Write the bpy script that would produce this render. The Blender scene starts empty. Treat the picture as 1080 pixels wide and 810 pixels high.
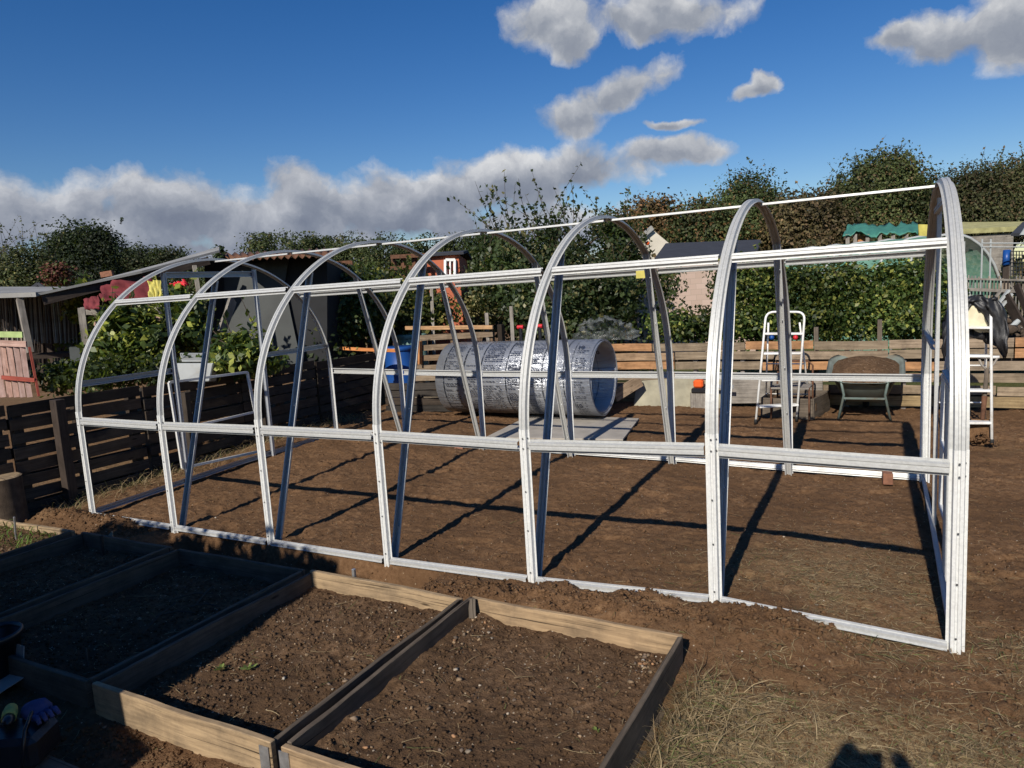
import bpy, math, random
import numpy as np
from mathutils import Vector, Matrix
random.seed(7)
RNG = np.random.default_rng(7)
SC = bpy.context.scene
COL = SC.collection
PI = math.pi

# ------------------------------------------------------------------ camera pose
FPX, PITCH, YAW, ROLL = 751.9, -0.1310, -0.4896, -0.0605
CAM = np.array([5.738, -3.3695, 1.6267])
cy, sy, cp, sp = math.cos(YAW), math.sin(YAW), math.cos(PITCH), math.sin(PITCH)
FW = np.array([sy*cp, cy*cp, sp]); RT0 = np.array([cy, -sy, 0.]); UP0 = np.cross(RT0, FW)
RT = RT0*math.cos(ROLL)+UP0*math.sin(ROLL); UP = UP0*math.cos(ROLL)-RT0*math.sin(ROLL)
def ray(x, y): return FW+RT*(x-540)/FPX-UP*(y-405)/FPX
def AD(x, y, d): return CAM+ray(x, y)*d
def AX(x, y, X): r = ray(x, y); return CAM+r*(X-CAM[0])/r[0]
def AY(x, y, Y): r = ray(x, y); return CAM+r*(Y-CAM[1])/r[1]
def G(x, y, z=0.): r = ray(x, y); return CAM+r*(z-CAM[2])/r[2]
def pj(P):
    d = np.asarray(P, float)-CAM; z = d@FW
    return np.array([540+FPX*(d@RT)/z, 405-FPX*(d@UP)/z])
SUNV = np.array([-0.0265, 0.8333, -0.5528])          # the way the light travels

cd = bpy.data.cameras.new('camera'); cam = bpy.data.objects.new('camera', cd); COL.objects.link(cam)
cd.sensor_fit = 'HORIZONTAL'; cd.sensor_width = 36; cd.lens = 36*FPX/1080; cd.clip_start = .05; cd.clip_end = 2000
cam.matrix_world = Matrix(((RT[0], UP[0], -FW[0], CAM[0]), (RT[1], UP[1], -FW[1], CAM[1]), (RT[2], UP[2], -FW[2], CAM[2]), (0, 0, 0, 1)))
SC.camera = cam

# ------------------------------------------------------------------ numpy noise
_H = np.random.default_rng(3).random((256, 256))
def vnoise(x, y):
    xi = np.floor(x).astype(int); yi = np.floor(y).astype(int); fx = x-xi; fy = y-yi
    fx = fx*fx*(3-2*fx); fy = fy*fy*(3-2*fy)
    a = _H[xi & 255, yi & 255]; b = _H[(xi+1) & 255, yi & 255]; c = _H[xi & 255, (yi+1) & 255]; d = _H[(xi+1) & 255, (yi+1) & 255]
    return (a*(1-fx)+b*fx)*(1-fy)+(c*(1-fx)+d*fx)*fy-.5
def fbm(x, y, s, n=4, g=.5):
    o = 0; a = 1
    for k in range(n):
        o = o+a*vnoise(x*s+17.3*k, y*s+9.1*k); s *= 2.03; a *= g
    return o
def sst(a, b, x):
    t = np.clip((x-a)/(b-a), 0, 1); return t*t*(3-2*t)

# ------------------------------------------------------------------ materials
def nt(name):
    m = bpy.data.materials.new(name); m.use_nodes = True; t = m.node_tree; t.nodes.clear()
    o = t.nodes.new('ShaderNodeOutputMaterial'); p = t.nodes.new('ShaderNodeBsdfPrincipled')
    t.links.new(p.outputs[0], o.inputs[0]); return m, t, p, o
def N(t, k, **kw):
    n = t.nodes.new(k)
    for a, b in kw.items(): setattr(n, a, b)
    return n
def L(t, a, b): t.links.new(a, b)
def noise(t, vec, scale, det=4, rough=.55, dist=0):
    n = N(t, 'ShaderNodeTexNoise'); n.inputs['Scale'].default_value = scale; n.inputs['Detail'].default_value = det
    n.inputs['Roughness'].default_value = rough; n.inputs['Distortion'].default_value = dist
    if vec is not None: L(t, vec, n.inputs['Vector'])
    return n.outputs['Fac']
def ramp(t, fac, stops, interp='LINEAR'):
    r = N(t, 'ShaderNodeValToRGB'); r.color_ramp.interpolation = interp
    e = r.color_ramp.elements
    while len(e) < len(stops): e.new(.5)
    for i, (p, c) in enumerate(stops):
        e[i].position = p; e[i].color = (*c, 1) if len(c) == 3 else c
    L(t, fac, r.inputs[0]); return r.outputs[0]
def mix(t, f, a, b, mode='MIX'):
    m = N(t, 'ShaderNodeMix', data_type='RGBA', blend_type=mode)
    if isinstance(f, (int, float)): m.inputs[0].default_value = f
    else: L(t, f, m.inputs[0])
    for v, i in ((a, 6), (b, 7)):
        if isinstance(v, tuple): m.inputs[i].default_value = (*v, 1)
        else: L(t, v, m.inputs[i])
    return m.outputs[2]
def math_(t, op, a, b=None, c=None, clamp=False):
    m = N(t, 'ShaderNodeMath', operation=op, use_clamp=clamp)
    for v, i in ((a, 0), (b, 1), (c, 2)):
        if v is None: continue
        if isinstance(v, (int, float)): m.inputs[i].default_value = v
        else: L(t, v, m.inputs[i])
    return m.outputs[0]
def bump(t, p, h, s, d=.01):
    b = N(t, 'ShaderNodeBump'); b.inputs['Strength'].default_value = s; b.inputs['Distance'].default_value = d
    L(t, h, b.inputs['Height']); L(t, b.outputs[0], p.inputs['Normal'])
def coord(t, k='Object'): return N(t, 'ShaderNodeTexCoord').outputs[k]
def attr(t, n='tint'): return N(t, 'ShaderNodeAttribute', attribute_name=n).outputs['Color']

def plain(name, c, rough=.6, metal=0., var=.25, scale=8, b=.2, spec=.4, trans=0, dirt=None):
    m, t, p, o = nt(name); co = coord(t)
    n = noise(t, co, scale, 6)
    d = tuple(x*(1-var) for x in c); l = tuple(min(1, x*(1+var)) for x in c)
    col = ramp(t, n, [(.3, d), (.7, l)])
    if dirt:
        n2 = noise(t, co, scale*.35, 8, .7)
        col = mix(t, ramp(t, n2, [(.5, (0, 0, 0)), (.68, (.8, .8, .8))]), col, dirt)
    L(t, col, p.inputs['Base Color']); p.inputs['Roughness'].default_value = rough; p.inputs['Metallic'].default_value = metal
    p.inputs['Specular IOR Level'].default_value = spec; p.inputs['Transmission Weight'].default_value = trans
    bump(t, p, noise(t, co, scale*9, 5), b, .004)
    return m

def wood(name, c1, c2, knots=True, rough=.8, stain=None, sat=1.):
    m, t, p, o = nt(name)
    uv = N(t, 'ShaderNodeUVMap').outputs[0]; mp = N(t, 'ShaderNodeMapping'); L(t, uv, mp.inputs[0]); mp.inputs['Scale'].default_value = (2.2, 34, 1)
    g = noise(t, mp.outputs[0], 1.3, 7, .65, .6)
    col = ramp(t, g, [(.28, c1), (.5, tuple((a+b)/2 for a, b in zip(c1, c2))), (.72, c2)])
    n2 = noise(t, uv, 5, 6, .7)
    col = mix(t, ramp(t, n2, [(.42, (0, 0, 0)), (.75, (.75, .75, .75))]), col, stain or tuple(x*.45 for x in c1))
    mp2 = N(t, 'ShaderNodeMapping'); L(t, uv, mp2.inputs[0]); mp2.inputs['Scale'].default_value = (1.1, 120, 1)
    cr = noise(t, mp2.outputs[0], 1, 3, .5, .3)
    crk = ramp(t, cr, [(.3, (0, 0, 0)), (.38, (1, 1, 1))])
    col = mix(t, crk, tuple(x*.3 for x in c1), col)
    if knots:
        v = N(t, 'ShaderNodeTexVoronoi'); mp3 = N(t, 'ShaderNodeMapping'); L(t, uv, mp3.inputs[0]); mp3.inputs['Scale'].default_value = (2.2, 9, 1)
        L(t, mp3.outputs[0], v.inputs['Vector']); v.inputs['Scale'].default_value = 1.2
        col = mix(t, ramp(t, v.outputs['Distance'], [(.05, (1, 1, 1)), (.1, (0, 0, 0))]), col, tuple(x*.35 for x in c1))
    col = mix(t, 1., col, attr(t), 'MULTIPLY')
    L(t, col, p.inputs['Base Color']); p.inputs['Roughness'].default_value = rough; p.inputs['Specular IOR Level'].default_value = .25
    bump(t, p, math_(t, 'ADD', math_(t, 'MULTIPLY', g, .6), math_(t, 'MULTIPLY', crk, .5)), .7, .003)
    return m

def leafm(name, trans=.3, rough=.45):
    m, t, p, o = nt(name)
    col = attr(t); nz = noise(t, coord(t), 30, 2)
    col = mix(t, 1., col, ramp(t, nz, [(.3, (.75, .75, .75)), (.7, (1.2, 1.2, 1.2))]), 'MULTIPLY')
    L(t, col, p.inputs['Base Color']); p.inputs['Roughness'].default_value = rough; p.inputs['Specular IOR Level'].default_value = .35
    tr = N(t, 'ShaderNodeBsdfTranslucent'); L(t, mix(t, .5, col, (.25, .35, .03), 'MIX'), tr.inputs[0])
    ms = N(t, 'ShaderNodeMixShader'); ms.inputs[0].default_value = trans; L(t, p.outputs[0], ms.inputs[1]); L(t, tr.outputs[0], ms.inputs[2]); L(t, ms.outputs[0], o.inputs[0])
    return m

def soilm(name, dark, mid, light, straw=None, chips=.5):
    m, t, p, o = nt(name); co = coord(t)
    n1 = noise(t, co, 1.1, 6, .6); n2 = noise(t, co, 26, 8, .7); n3 = noise(t, co, 140, 4, .7)
    col = ramp(t, n2, [(.25, dark), (.5, mid), (.8, light)])
    col = mix(t, ramp(t, n1, [(.42, (0, 0, 0)), (.6, (.75, .75, .75))]), col, tuple(x*.66 for x in mid))
    v = N(t, 'ShaderNodeTexVoronoi'); L(t, co, v.inputs['Vector']); v.inputs['Scale'].default_value = 75; v.inputs['Randomness'].default_value = 1
    sel = N(t, 'ShaderNodeSeparateColor'); L(t, v.outputs['Color'], sel.inputs[0])
    spot = math_(t, 'MULTIPLY', math_(t, 'LESS_THAN', v.outputs['Distance'], .28), math_(t, 'GREATER_THAN', sel.outputs[0], 1-.10*chips))
    col = mix(t, spot, col, mix(t, sel.outputs[1], (.30, .21, .12), (.42, .36, .28)))
    if straw:
        at = attr(t, 'straw'); se = N(t, 'ShaderNodeSeparateColor'); L(t, at, se.inputs[0])
        mp = N(t, 'ShaderNodeMapping'); L(t, co, mp.inputs[0]); mp.inputs['Rotation'].default_value = (0, 0, .6); mp.inputs['Scale'].default_value = (25, 90, 1)
        s1 = noise(t, mp.outputs[0], 1, 4, .6, 1.5)
        mp = N(t, 'ShaderNodeMapping'); L(t, co, mp.inputs[0]); mp.inputs['Rotation'].default_value = (0, 0, -.9); mp.inputs['Scale'].default_value = (22, 80, 1)
        s2 = noise(t, mp.outputs[0], 1, 4, .6, 1.5)
        s = math_(t, 'MAXIMUM', s1, s2)
        w = math_(t, 'MULTIPLY', se.outputs[0], ramp(t, s, [(.45, (0, 0, 0)), (.62, (1, 1, 1))]))
        col = mix(t, math_(t, 'MULTIPLY', w, .75), col, straw)
        col = mix(t, math_(t, 'MULTIPLY', se.outputs[1], .85), col, mix(t, n2, (.035, .055, .014), (.10, .12, .04)))
    L(t, col, p.inputs['Base Color']); p.inputs['Roughness'].default_value = .95; p.inputs['Specular IOR Level'].default_value = .12
    h = math_(t, 'ADD', math_(t, 'MULTIPLY', n2, 1.), math_(t, 'MULTIPLY', n3, .35))
    bump(t, p, h, 1., .017)
    return m

def galv(name, c, metal=.55, rough=.42, dust=(.42, .40, .36)):
    m, t, p, o = nt(name); co = coord(t)
    v = N(t, 'ShaderNodeTexVoronoi'); L(t, co, v.inputs['Vector']); v.inputs['Scale'].default_value = 90
    n = noise(t, co, 5, 6, .7)
    sv = N(t, 'ShaderNodeSeparateColor'); L(t, v.outputs['Color'], sv.inputs[0])
    col = mix(t, sv.outputs[0], tuple(x*.92 for x in c), tuple(min(1, x*1.06) for x in c))
    col = mix(t, ramp(t, n, [(.5, (0, 0, 0)), (.75, (.25, .25, .25))]), col, dust)
    L(t, col, p.inputs['Base Color']); p.inputs['Metallic'].default_value = metal
    L(t, ramp(t, n, [(.3, (rough-.08,)*3), (.7, (rough+.12,)*3)]), p.inputs['Roughness'])
    bump(t, p, n, .08, .002)
    return m

M = {}
M['galv'] = galv('galvanised steel', (.47, .475, .465), .25, .5)
M['galv_end'] = galv('galvanised steel bright', (.64, .645, .63), .12, .55)
M['galv_post'] = galv('galvanised steel grey', (.42, .44, .47), .45, .45)
M['bolt'] = plain('bolt head', (.08, .08, .085), .5, .6, .2, 40)
M['zinc'] = plain('zinc plate', (.5, .51, .52), .4, .8, .2, 30)
M['soil'] = soilm('garden soil', (.052, .029, .014), (.165, .091, .046), (.28, .175, .095), straw=(.36, .265, .145), chips=.35)
M['bedsoil'] = soilm('bed compost', (.028, .017, .010), (.125, .074, .041), (.24, .155, .093), chips=1.0)
M['clod'] = soilm('soil clods', (.052, .030, .015), (.165, .092, .047), (.26, .162, .092), chips=0)
M['board'] = wood('pale sawn board', (.19, .135, .082), (.45, .33, .20), stain=(.07, .055, .042))
M['board_old'] = wood('weathered board', (.075, .060, .046), (.185, .150, .115))
M['slat_warm'] = wood('fence plank', (.18, .125, .08), (.42, .31, .21))
M['slat_dark'] = wood('dark pallet wood', (.032, .025, .020), (.072, .057, .045))
M['grey_wood'] = wood('grey weathered wood', (.17, .15, .13), (.34, .31, .27))
M['pink_wood'] = wood('faded pink planks', (.42, .25, .20), (.62, .44, .37))
M['red_wood'] = wood('red painted wood', (.24, .045, .03), (.40, .10, .07), False)
M['orange_wood'] = wood('orange stained wood', (.42, .17, .06), (.60, .30, .13))
M['dark_wood'] = wood('dark creosoted wood', (.03, .022, .018), (.07, .052, .042))
M['ply'] = wood('plywood', (.16, .11, .075), (.27, .195, .135), False)
M['leaf'] = leafm('foliage')
M['leaf_far'] = leafm('far foliage', .15, .7)
M['bark'] = plain('bark', (.075, .055, .040), .9, 0, .4, 14, .8, .2)
M['straw'] = leafm('dry straw', .2, .7)
def stonem():
    m, t, p, o = nt('pebble'); L(t, mix(t, 1., attr(t), ramp(t, noise(t, coord(t), 60, 5), [(.3, (.6,)*3), (.7, (1.2,)*3)]), 'MULTIPLY'), p.inputs['Base Color']); p.inputs['Roughness'].default_value = .85; p.inputs['Specular IOR Level'].default_value = .2; return m
M['stone'] = stonem()
def stonecol(n):
    c = np.array([(.30, .21, .13), (.22, .16, .11), (.36, .30, .23), (.34, .19, .10), (.16, .12, .09), (.42, .38, .32)])[RNG.choice(6, n, p=[.3, .25, .12, .15, .15, .03])]; return c*(.6+.6*RNG.random((n, 1)))
M['white_paint'] = plain('white enamelled tube', (.74, .74, .72), .35, 0, .06, 10, .05, .5, dirt=(.42, .36, .28))
M['rubber'] = plain('black rubber', (.02, .02, .02), .7, 0, .2, 30)
M['barrow'] = plain('green grey plastic', (.15, .175, .155), .5, 0, .2, 6, .1, .4, dirt=(.16, .13, .09))
M['barrow_leg'] = plain('green grey steel tube', (.13, .17, .155), .45, .2, .2, 12, .1, .4, dirt=(.12, .09, .06))
M['blue'] = plain('blue plastic', (.010, .06, .24), .4, 0, .12, 5, .05)
M['sage'] = plain('sage plastic', (.16, .26, .22), .5, 0, .1, 5, .05)
M['black'] = plain('black plastic', (.014, .014, .017), .32, 0, .3, 9, .3, .5)
M['blackfilm'] = plain('black film', (.012, .012, .014), .5, 0, .3, 14, .5, .6)
M['cream'] = plain('cream cloth', (.66, .60, .42), .9, 0, .1, 20, .3)
M['red'] = plain('red plastic', (.55, .02, .03), .5, 0, .15, 9, .1)
M['redcloth'] = plain('red cloth', (.15, .025, .03), .9, 0, .3, 9, .4)
M['yellow'] = plain('yellow', (.48, .42, .10), .7, 0, .2, 9, .3)
M['lime'] = plain('lime painted board', (.36, .46, .18), .7, 0, .15, 12, .3)
M['orange'] = plain('orange plastic', (.75, .11, .02), .4, 0, .1, 9, .1)
M['rust'] = plain('rusty steel', (.13, .062, .035), .85, .2, .4, 22, .5)
M['whiteplastic'] = plain('white plastic', (.36, .38, .38), .5, 0, .08, 6, .1, dirt=(.3, .28, .24))
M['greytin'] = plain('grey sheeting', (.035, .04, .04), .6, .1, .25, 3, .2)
M['darkroof'] = plain('dark roofing felt', (.035, .038, .048), .85, 0, .2, 5, .4)
M['palefelt'] = plain('pale roof sheet', (.27, .265, .25), .7, 0, .25, 3, .3, dirt=(.2, .19, .16))
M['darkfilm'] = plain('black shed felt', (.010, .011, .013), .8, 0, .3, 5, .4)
M['tarp'] = plain('green tarpaulin', (.055, .20, .155), .55, 0, .15, 4, .5)
M['brick'] = plain('terracotta', (.22, .10, .06), .9, 0, .25, 25, .6)
M['redshed'] = plain('red brown shed', (.42, .12, .06), .8, 0, .15, 5, .2)
M['glass'] = plain('window glass', (.05, .06, .07), .08, 0, .1, 2, 0, .8)
M['slab'] = plain('concrete board', (.34, .31, .27), .8, 0, .15, 6, .3)
M['mouldboard'] = plain('mossy grey board', (.29, .27, .20), .85, 0, .25, 5, .4, dirt=(.16, .12, .07))
M['card'] = plain('brown grey cardboard', (.30, .27, .25), .9, 0, .1, 6, .2)
M['film'] = plain('clear crumpled film', (.62, .66, .68), .18, 0, .1, 14, 1., .6)
M['skin'] = plain('skin', (.45, .27, .19), .5, 0, .08, 20, .1)
M['jacket'] = plain('navy fleece', (.02, .03, .07), .9, 0, .2, 20, .4)
M['jeans'] = plain('blue denim', (.04, .07, .15), .9, 0, .2, 60, .4)
M['hair'] = plain('brown hair', (.05, .03, .02), .6, 0, .3, 60, .5)
M['moss'] = plain('mossy roof', (.34, .32, .15), .95, 0, .3, 6, .6)

def rolled_sheet():
    m, t, p, o = nt('twin wall sheet with protective film')
    uv = N(t, 'ShaderNodeUVMap').outputs[0]; s = N(t, 'ShaderNodeSeparateXYZ'); L(t, uv, s.inputs[0])
    n = noise(t, uv, 3, 5)
    col = ramp(t, n, [(.3, (.42, .44, .49)), (.7, (.66, .68, .71))])
    # printed rulings round the roll, in metres along its length
    ring = None
    for c, w in ((.13, .010), (.42, .012), (.67, .010), (1.03, .010), (1.22, .010), (1.27, .008), (1.52, .011), (1.80, .008), (1.90, .006)):
        r = math_(t, 'LESS_THAN', math_(t, 'ABSOLUTE', math_(t, 'SUBTRACT', s.outputs[0], c)), w*.95)
        ring = r if ring is None else math_(t, 'MAXIMUM', ring, r)
    mp = N(t, 'ShaderNodeMapping'); L(t, uv, mp.inputs[0]); mp.inputs['Scale'].default_value = (1.2, 3, 1)
    brk = ramp(t, noise(t, mp.outputs[0], 6, 3), [(.38, (.2, .2, .2)), (.5, (1, 1, 1))])
    ring = math_(t, 'MULTIPLY', ring, brk)
    col = mix(t, ring, col, (.05, .06, .08))
    L(t, col, p.inputs['Base Color']); p.inputs['Roughness'].default_value = .24; p.inputs['Specular IOR Level'].default_value = .7
    p.inputs['Metallic'].default_value = .5
    w = N(t, 'ShaderNodeTexWave'); L(t, uv, w.inputs[0]); w.inputs['Scale'].default_value = 16; w.bands_direction = 'Y'
    mq = N(t, 'ShaderNodeMapping'); L(t, uv, mq.inputs[0]); mq.inputs['Scale'].default_value = (1.3, 9, 1)
    wr = noise(t, mq.outputs[0], 3.2, 6, .6, 1.2)
    bump(t, p, math_(t, 'ADD', math_(t, 'MULTIPLY', w.outputs['Fac'], .15), math_(t, 'MULTIPLY', wr, 2.2)), .5, .014)
    tr = N(t, 'ShaderNodeBsdfTranslucent'); tr.inputs[0].default_value = (.6, .66, .75, 1)
    ms = N(t, 'ShaderNodeMixShader'); ms.inputs[0].default_value = .34; L(t, p.outputs[0], ms.inputs[1]); L(t, tr.outputs[0], ms.inputs[2]); L(t, ms.outputs[0], o.inputs[0])
    return m
M['sheet'] = rolled_sheet()
M['ink'] = plain('printed ink', (.03, .035, .05), .5, 0, .1, 9, 0)
def netm():
    m, t, p, o = nt('green polytunnel netting'); L(t, ramp(t, noise(t, coord(t), 3), [(.3, (.10, .25, .18)), (.7, (.20, .38, .29))]), p.inputs['Base Color']); p.inputs['Roughness'].default_value = .6
    tp = N(t, 'ShaderNodeBsdfTransparent'); ms = N(t, 'ShaderNodeMixShader'); ms.inputs[0].default_value = .8
    L(t, tp.outputs[0], ms.inputs[1]); L(t, p.outputs[0], ms.inputs[2]); L(t, ms.outputs[0], o.inputs[0]); return m
M['net'] = netm()
def clearm():
    m, t, p, o = nt('clear polythene'); L(t, ramp(t, noise(t, coord(t), 9, 6), [(.3, (.10, .12, .12)), (.7, (.34, .36, .36))]), p.inputs['Base Color']); p.inputs['Roughness'].default_value = .15
    bump(t, p, noise(t, coord(t), 22, 6), 1., .02)
    tp = N(t, 'ShaderNodeBsdfTransparent'); ms = N(t, 'ShaderNodeMixShader'); L(t, ramp(t, noise(t, coord(t), 16, 6), [(.35, (.12,)*3), (.7, (.5,)*3)]), ms.inputs[0])
    L(t, tp.outputs[0], ms.inputs[1]); L(t, p.outputs[0], ms.inputs[2]); L(t, ms.outputs[0], o.inputs[0]); return m
M['clear'] = clearm()
def blockm():
    m, t, p, o = nt('pinkish block wall'); b = N(t, 'ShaderNodeTexBrick'); L(t, N(t, 'ShaderNodeUVMap').outputs[0], b.inputs['Vector'])
    b.inputs['Color1'].default_value = (.42, .31, .25, 1); b.inputs['Color2'].default_value = (.48, .36, .30, 1); b.inputs['Mortar'].default_value = (.33, .26, .21, 1)
    b.inputs['Scale'].default_value = 2.2; b.inputs['Mortar Size'].default_value = .008; L(t, b.outputs[0], p.inputs['Base Color']); p.inputs['Roughness'].default_value = .9; return m
M['block'] = blockm()

# ------------------------------------------------------------------ mesh builder
class MB:
    def __init__(s): s.v = []; s.f = []; s.uv = []; s.t = []; s.n = 0
    def add(s, V, F, UV=None, tint=(1, 1, 1)):
        V = np.asarray(V, float)
        for i, f in enumerate(F):
            s.f.append([a+s.n for a in f]); s.t.append(tint)
            s.uv.append(UV[i] if UV is not None else [(V[a][0], V[a][1]) for a in f])
        s.v.append(V); s.n += len(V); return s
    def bar(s, a, b, w, h, up=(0, 0, 1), seg=1, warp=0., tint=None, taper=1.):
        a = np.array(a, float); b = np.array(b, float); ax = b-a; ln = np.linalg.norm(ax); ax /= ln
        up = np.array(up, float); sd = np.cross(ax, up)
        if np.linalg.norm(sd) < 1e-4: sd = np.cross(ax, (1, 0, 0)) if abs(ax[0]) < .9 else np.cross(ax, (0, 1, 0))
        sd /= np.linalg.norm(sd); u = np.cross(sd, ax)
        V = []; k = random.random()*50
        for i in range(seg+1):
            q = i/seg; c = a+ax*ln*q; m = 1+(taper-1)*q
            o = warp*(math.sin(q*5+k)+.6*math.sin(q*13+k*2)); o2 = warp*math.sin(q*7+k*3)
            for (x, y) in ((-1, -1), (1, -1), (1, 1), (-1, 1)):
                j = warp*.5*random.uniform(-1, 1) if warp else 0
                V.append(c+sd*(x*w/2*m+o)+u*(y*h/2*m+o2+j))
        F = []; UV = []; r = random.random()*20; r2 = random.random()*20
        for i in range(seg):
            for j in range(4):
                p = i*4; q = p+4; jj = (j+1) % 4
                F.append([p+j, p+jj, q+jj, q+j]); e = w if j in (0, 2) else h
                x0, x1 = r+ln*i/seg, r+ln*(i+1)/seg; y0 = r2+j*.37
                UV.append([(x0, y0), (x0, y0+e), (x1, y0+e), (x1, y0)])
        F.append([3, 2, 1, 0]); UV.append([(r, r2+h), (r+w*.3, r2+h), (r+w*.3, r2), (r, r2)])
        n = seg*4; F.append([n, n+1, n+2, n+3]); UV.append([(r, r2), (r+w*.3, r2), (r+w*.3, r2+h), (r, r2+h)])
        if tint is None: tint = (1, 1, 1)
        return s.add(V, F, UV, tint)
    def box(s, c, d, rz=0, tint=(1, 1, 1)):
        c = np.array(c, float); a = np.array((math.cos(rz), math.sin(rz), 0))*d[0]/2
        return s.bar(c-a, c+a, d[1], d[2], tint=tint)
    def tube(s, pts, r, n=8, closed=False, tint=(1, 1, 1)):
        P = [np.array(p, float) for p in pts]; R = r if isinstance(r, (list, tuple)) else [r]*len(P)
        V = []; F = []; UV = []; u = None; d = 0
        for i, p in enumerate(P):
            t = (P[min(i+1, len(P)-1)]-P[max(i-1, 0)]); t = t/(np.linalg.norm(t)+1e-9)
            if u is None: u = np.cross(t, (0, 0, 1) if abs(t[2]) < .9 else (1, 0, 0))
            u = u-t*(u@t); u /= np.linalg.norm(u)+1e-9; w = np.cross(t, u)
            for k in range(n):
                a = 2*PI*k/n; V.append(p+(u*math.cos(a)+w*math.sin(a))*R[i])
        for i in range(len(P)-1):
            e = np.linalg.norm(P[i+1]-P[i])
            for k in range(n):
                k2 = (k+1) % n; F.append([i*n+k, i*n+k2, (i+1)*n+k2, (i+1)*n+k]); c = 2*PI*R[i]/n
                UV.append([(d, k*c), (d, k*c+c), (d+e, k*c+c), (d+e, k*c)])
            d += e
        F.append(list(range(n))[::-1]); UV.append([(0, 0)]*n); m = (len(P)-1)*n; F.append([m+k for k in range(n)]); UV.append([(0, 0)]*n)
        return s.add(V, F, UV, tint)
    def sweep(s, pts, sd, prof, tint=(1, 1, 1)):
        """closed profile [(across, out)] swept along pts; sd = fixed side vector"""
        P = [np.array(p, float) for p in pts]; sd = np.array(sd, float); n = len(prof); V = []; F = []
        for i, p in enumerate(P):
            t = (P[min(i+1, len(P)-1)]-P[max(i-1, 0)]); t /= np.linalg.norm(t)
            s2 = sd-t*(sd@t); s2 /= np.linalg.norm(s2); o = np.cross(s2, t)
            for (x, y) in prof: V.append(p+s2*x+o*y)
        for i in range(len(P)-1):
            for k in range(n):
                k2 = (k+1) % n; F.append([i*n+k, i*n+k2, (i+1)*n+k2, (i+1)*n+k])
        h = n//2
        for m in (0, (len(P)-1)*n):
            for k in range(h-1):
                q = [m+k, m+k+1, m+n-2-k, m+n-1-k]; F.append(q if m else q[::-1])
        return s.add(V, F, None, tint)
    def poly(s, V, tint=(1, 1, 1)): return s.add(V, [list(range(len(V)))], None, tint)
    def slab(s, V, th, tint=(1, 1, 1)):
        """flat polygon with thickness"""
        V = np.array(V, float); nn = np.cross(V[1]-V[0], V[2]-V[0]); nn /= np.linalg.norm(nn); n = len(V)
        W = np.vstack([V, V-nn*th]); F = [list(range(n)), list(range(n, 2*n))[::-1]]+[[i, n+i, n+(i+1) % n, (i+1) % n] for i in range(n)]
        e1 = (V[1]-V[0])/np.linalg.norm(V[1]-V[0]); e2 = np.cross(nn, e1)
        UV = [[((W[a]-V[0])@e1, (W[a]-V[0])@e2) for a in f] for f in F]
        return s.add(W, F, UV, tint)
    def lathe(s, c, prof, n=20, ax=(0, 0, 1), tint=(1, 1, 1)):
        ax = np.array(ax, float); ax /= np.linalg.norm(ax); u = np.cross(ax, (1, 0, 0) if abs(ax[0]) < .9 else (0, 1, 0)); u /= np.linalg.norm(u); w = np.cross(ax, u)
        c = np.array(c, float); V = []; F = []
        for (r, z) in prof:
            for k in range(n):
                a = 2*PI*k/n; V.append(c+ax*z+(u*math.cos(a)+w*math.sin(a))*max(r, 1e-4))
        for i in range(len(prof)-1):
            for k in range(n):
                k2 = (k+1) % n; F.append([i*n+k, i*n+k2, (i+1)*n+k2, (i+1)*n+k])
        return s.add(V, F, None, tint)
    def build(s, name, mat, parent=None, bevel=0, smooth=False):
        me = bpy.data.meshes.new(name); V = np.vstack(s.v)
        org = np.zeros(3)
        if parent is not None: org = np.array(parent.matrix_basis.translation)
        me.from_pydata((V-org).tolist(), [], s.f); 
        uv = me.uv_layers.new(name='UVMap'); flat = [c for f in s.uv for p in f for c in p]; uv.data.foreach_set('uv', flat)
        at = me.color_attributes.new('tint', 'FLOAT_COLOR', 'CORNER')
        at.data.foreach_set('color', [c for f, t in zip(s.f, s.t) for _ in f for c in (*t, 1)])
        return finish(me, name, mat, parent, bevel, smooth)
def finish(me, name, mat, parent=None, bevel=0, smooth=False):
    o = bpy.data.objects.new(name, me); COL.objects.link(o)
    if mat: me.materials.append(mat)
    if parent is not None: o.parent = parent
    if smooth: me.polygons.foreach_set('use_smooth', [True]*len(me.polygons))
    if bevel:
        b = o.modifiers.new('b', 'BEVEL'); b.width = bevel; b.segments = 1; b.limit_method = 'ANGLE'
    return o
def fastmesh(name, V, F, mat, parent=None, color=None, attrs=None, smooth=False, per='FACE'):
    """V (n,3), F (m,k) arrays; color (m,3) per face, or (n,3) per vertex"""
    V = np.asarray(V, np.float32); F = np.asarray(F, np.int32); m, k = F.shape
    if parent is not None: V = V-np.array(parent.matrix_basis.translation, np.float32)
    me = bpy.data.meshes.new(name); me.vertices.add(len(V)); me.vertices.foreach_set('co', V.ravel())
    me.loops.add(m*k); me.loops.foreach_set('vertex_index', F.ravel()); me.polygons.add(m)
    me.polygons.foreach_set('loop_start', np.arange(0, m*k, k, dtype=np.int32)); me.polygons.foreach_set('loop_total', np.full(m, k, np.int32))
    me.update(calc_edges=True); me.validate()
    if color is not None:
        at = me.color_attributes.new('tint', 'FLOAT_COLOR', 'CORNER')
        c = np.ones((m, k, 4), np.float32); c[:, :, :3] = np.asarray(color)[:, None, :]; at.data.foreach_set('color', c.ravel())
    for n, a in (attrs or {}).items():
        at = me.color_attributes.new(n, 'FLOAT_COLOR', 'POINT'); c = np.ones((len(V), 4), np.float32); c[:, :a.shape[1]] = a; at.data.foreach_set('color', c.ravel())
    return finish(me, name, mat, parent, 0, smooth)
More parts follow.
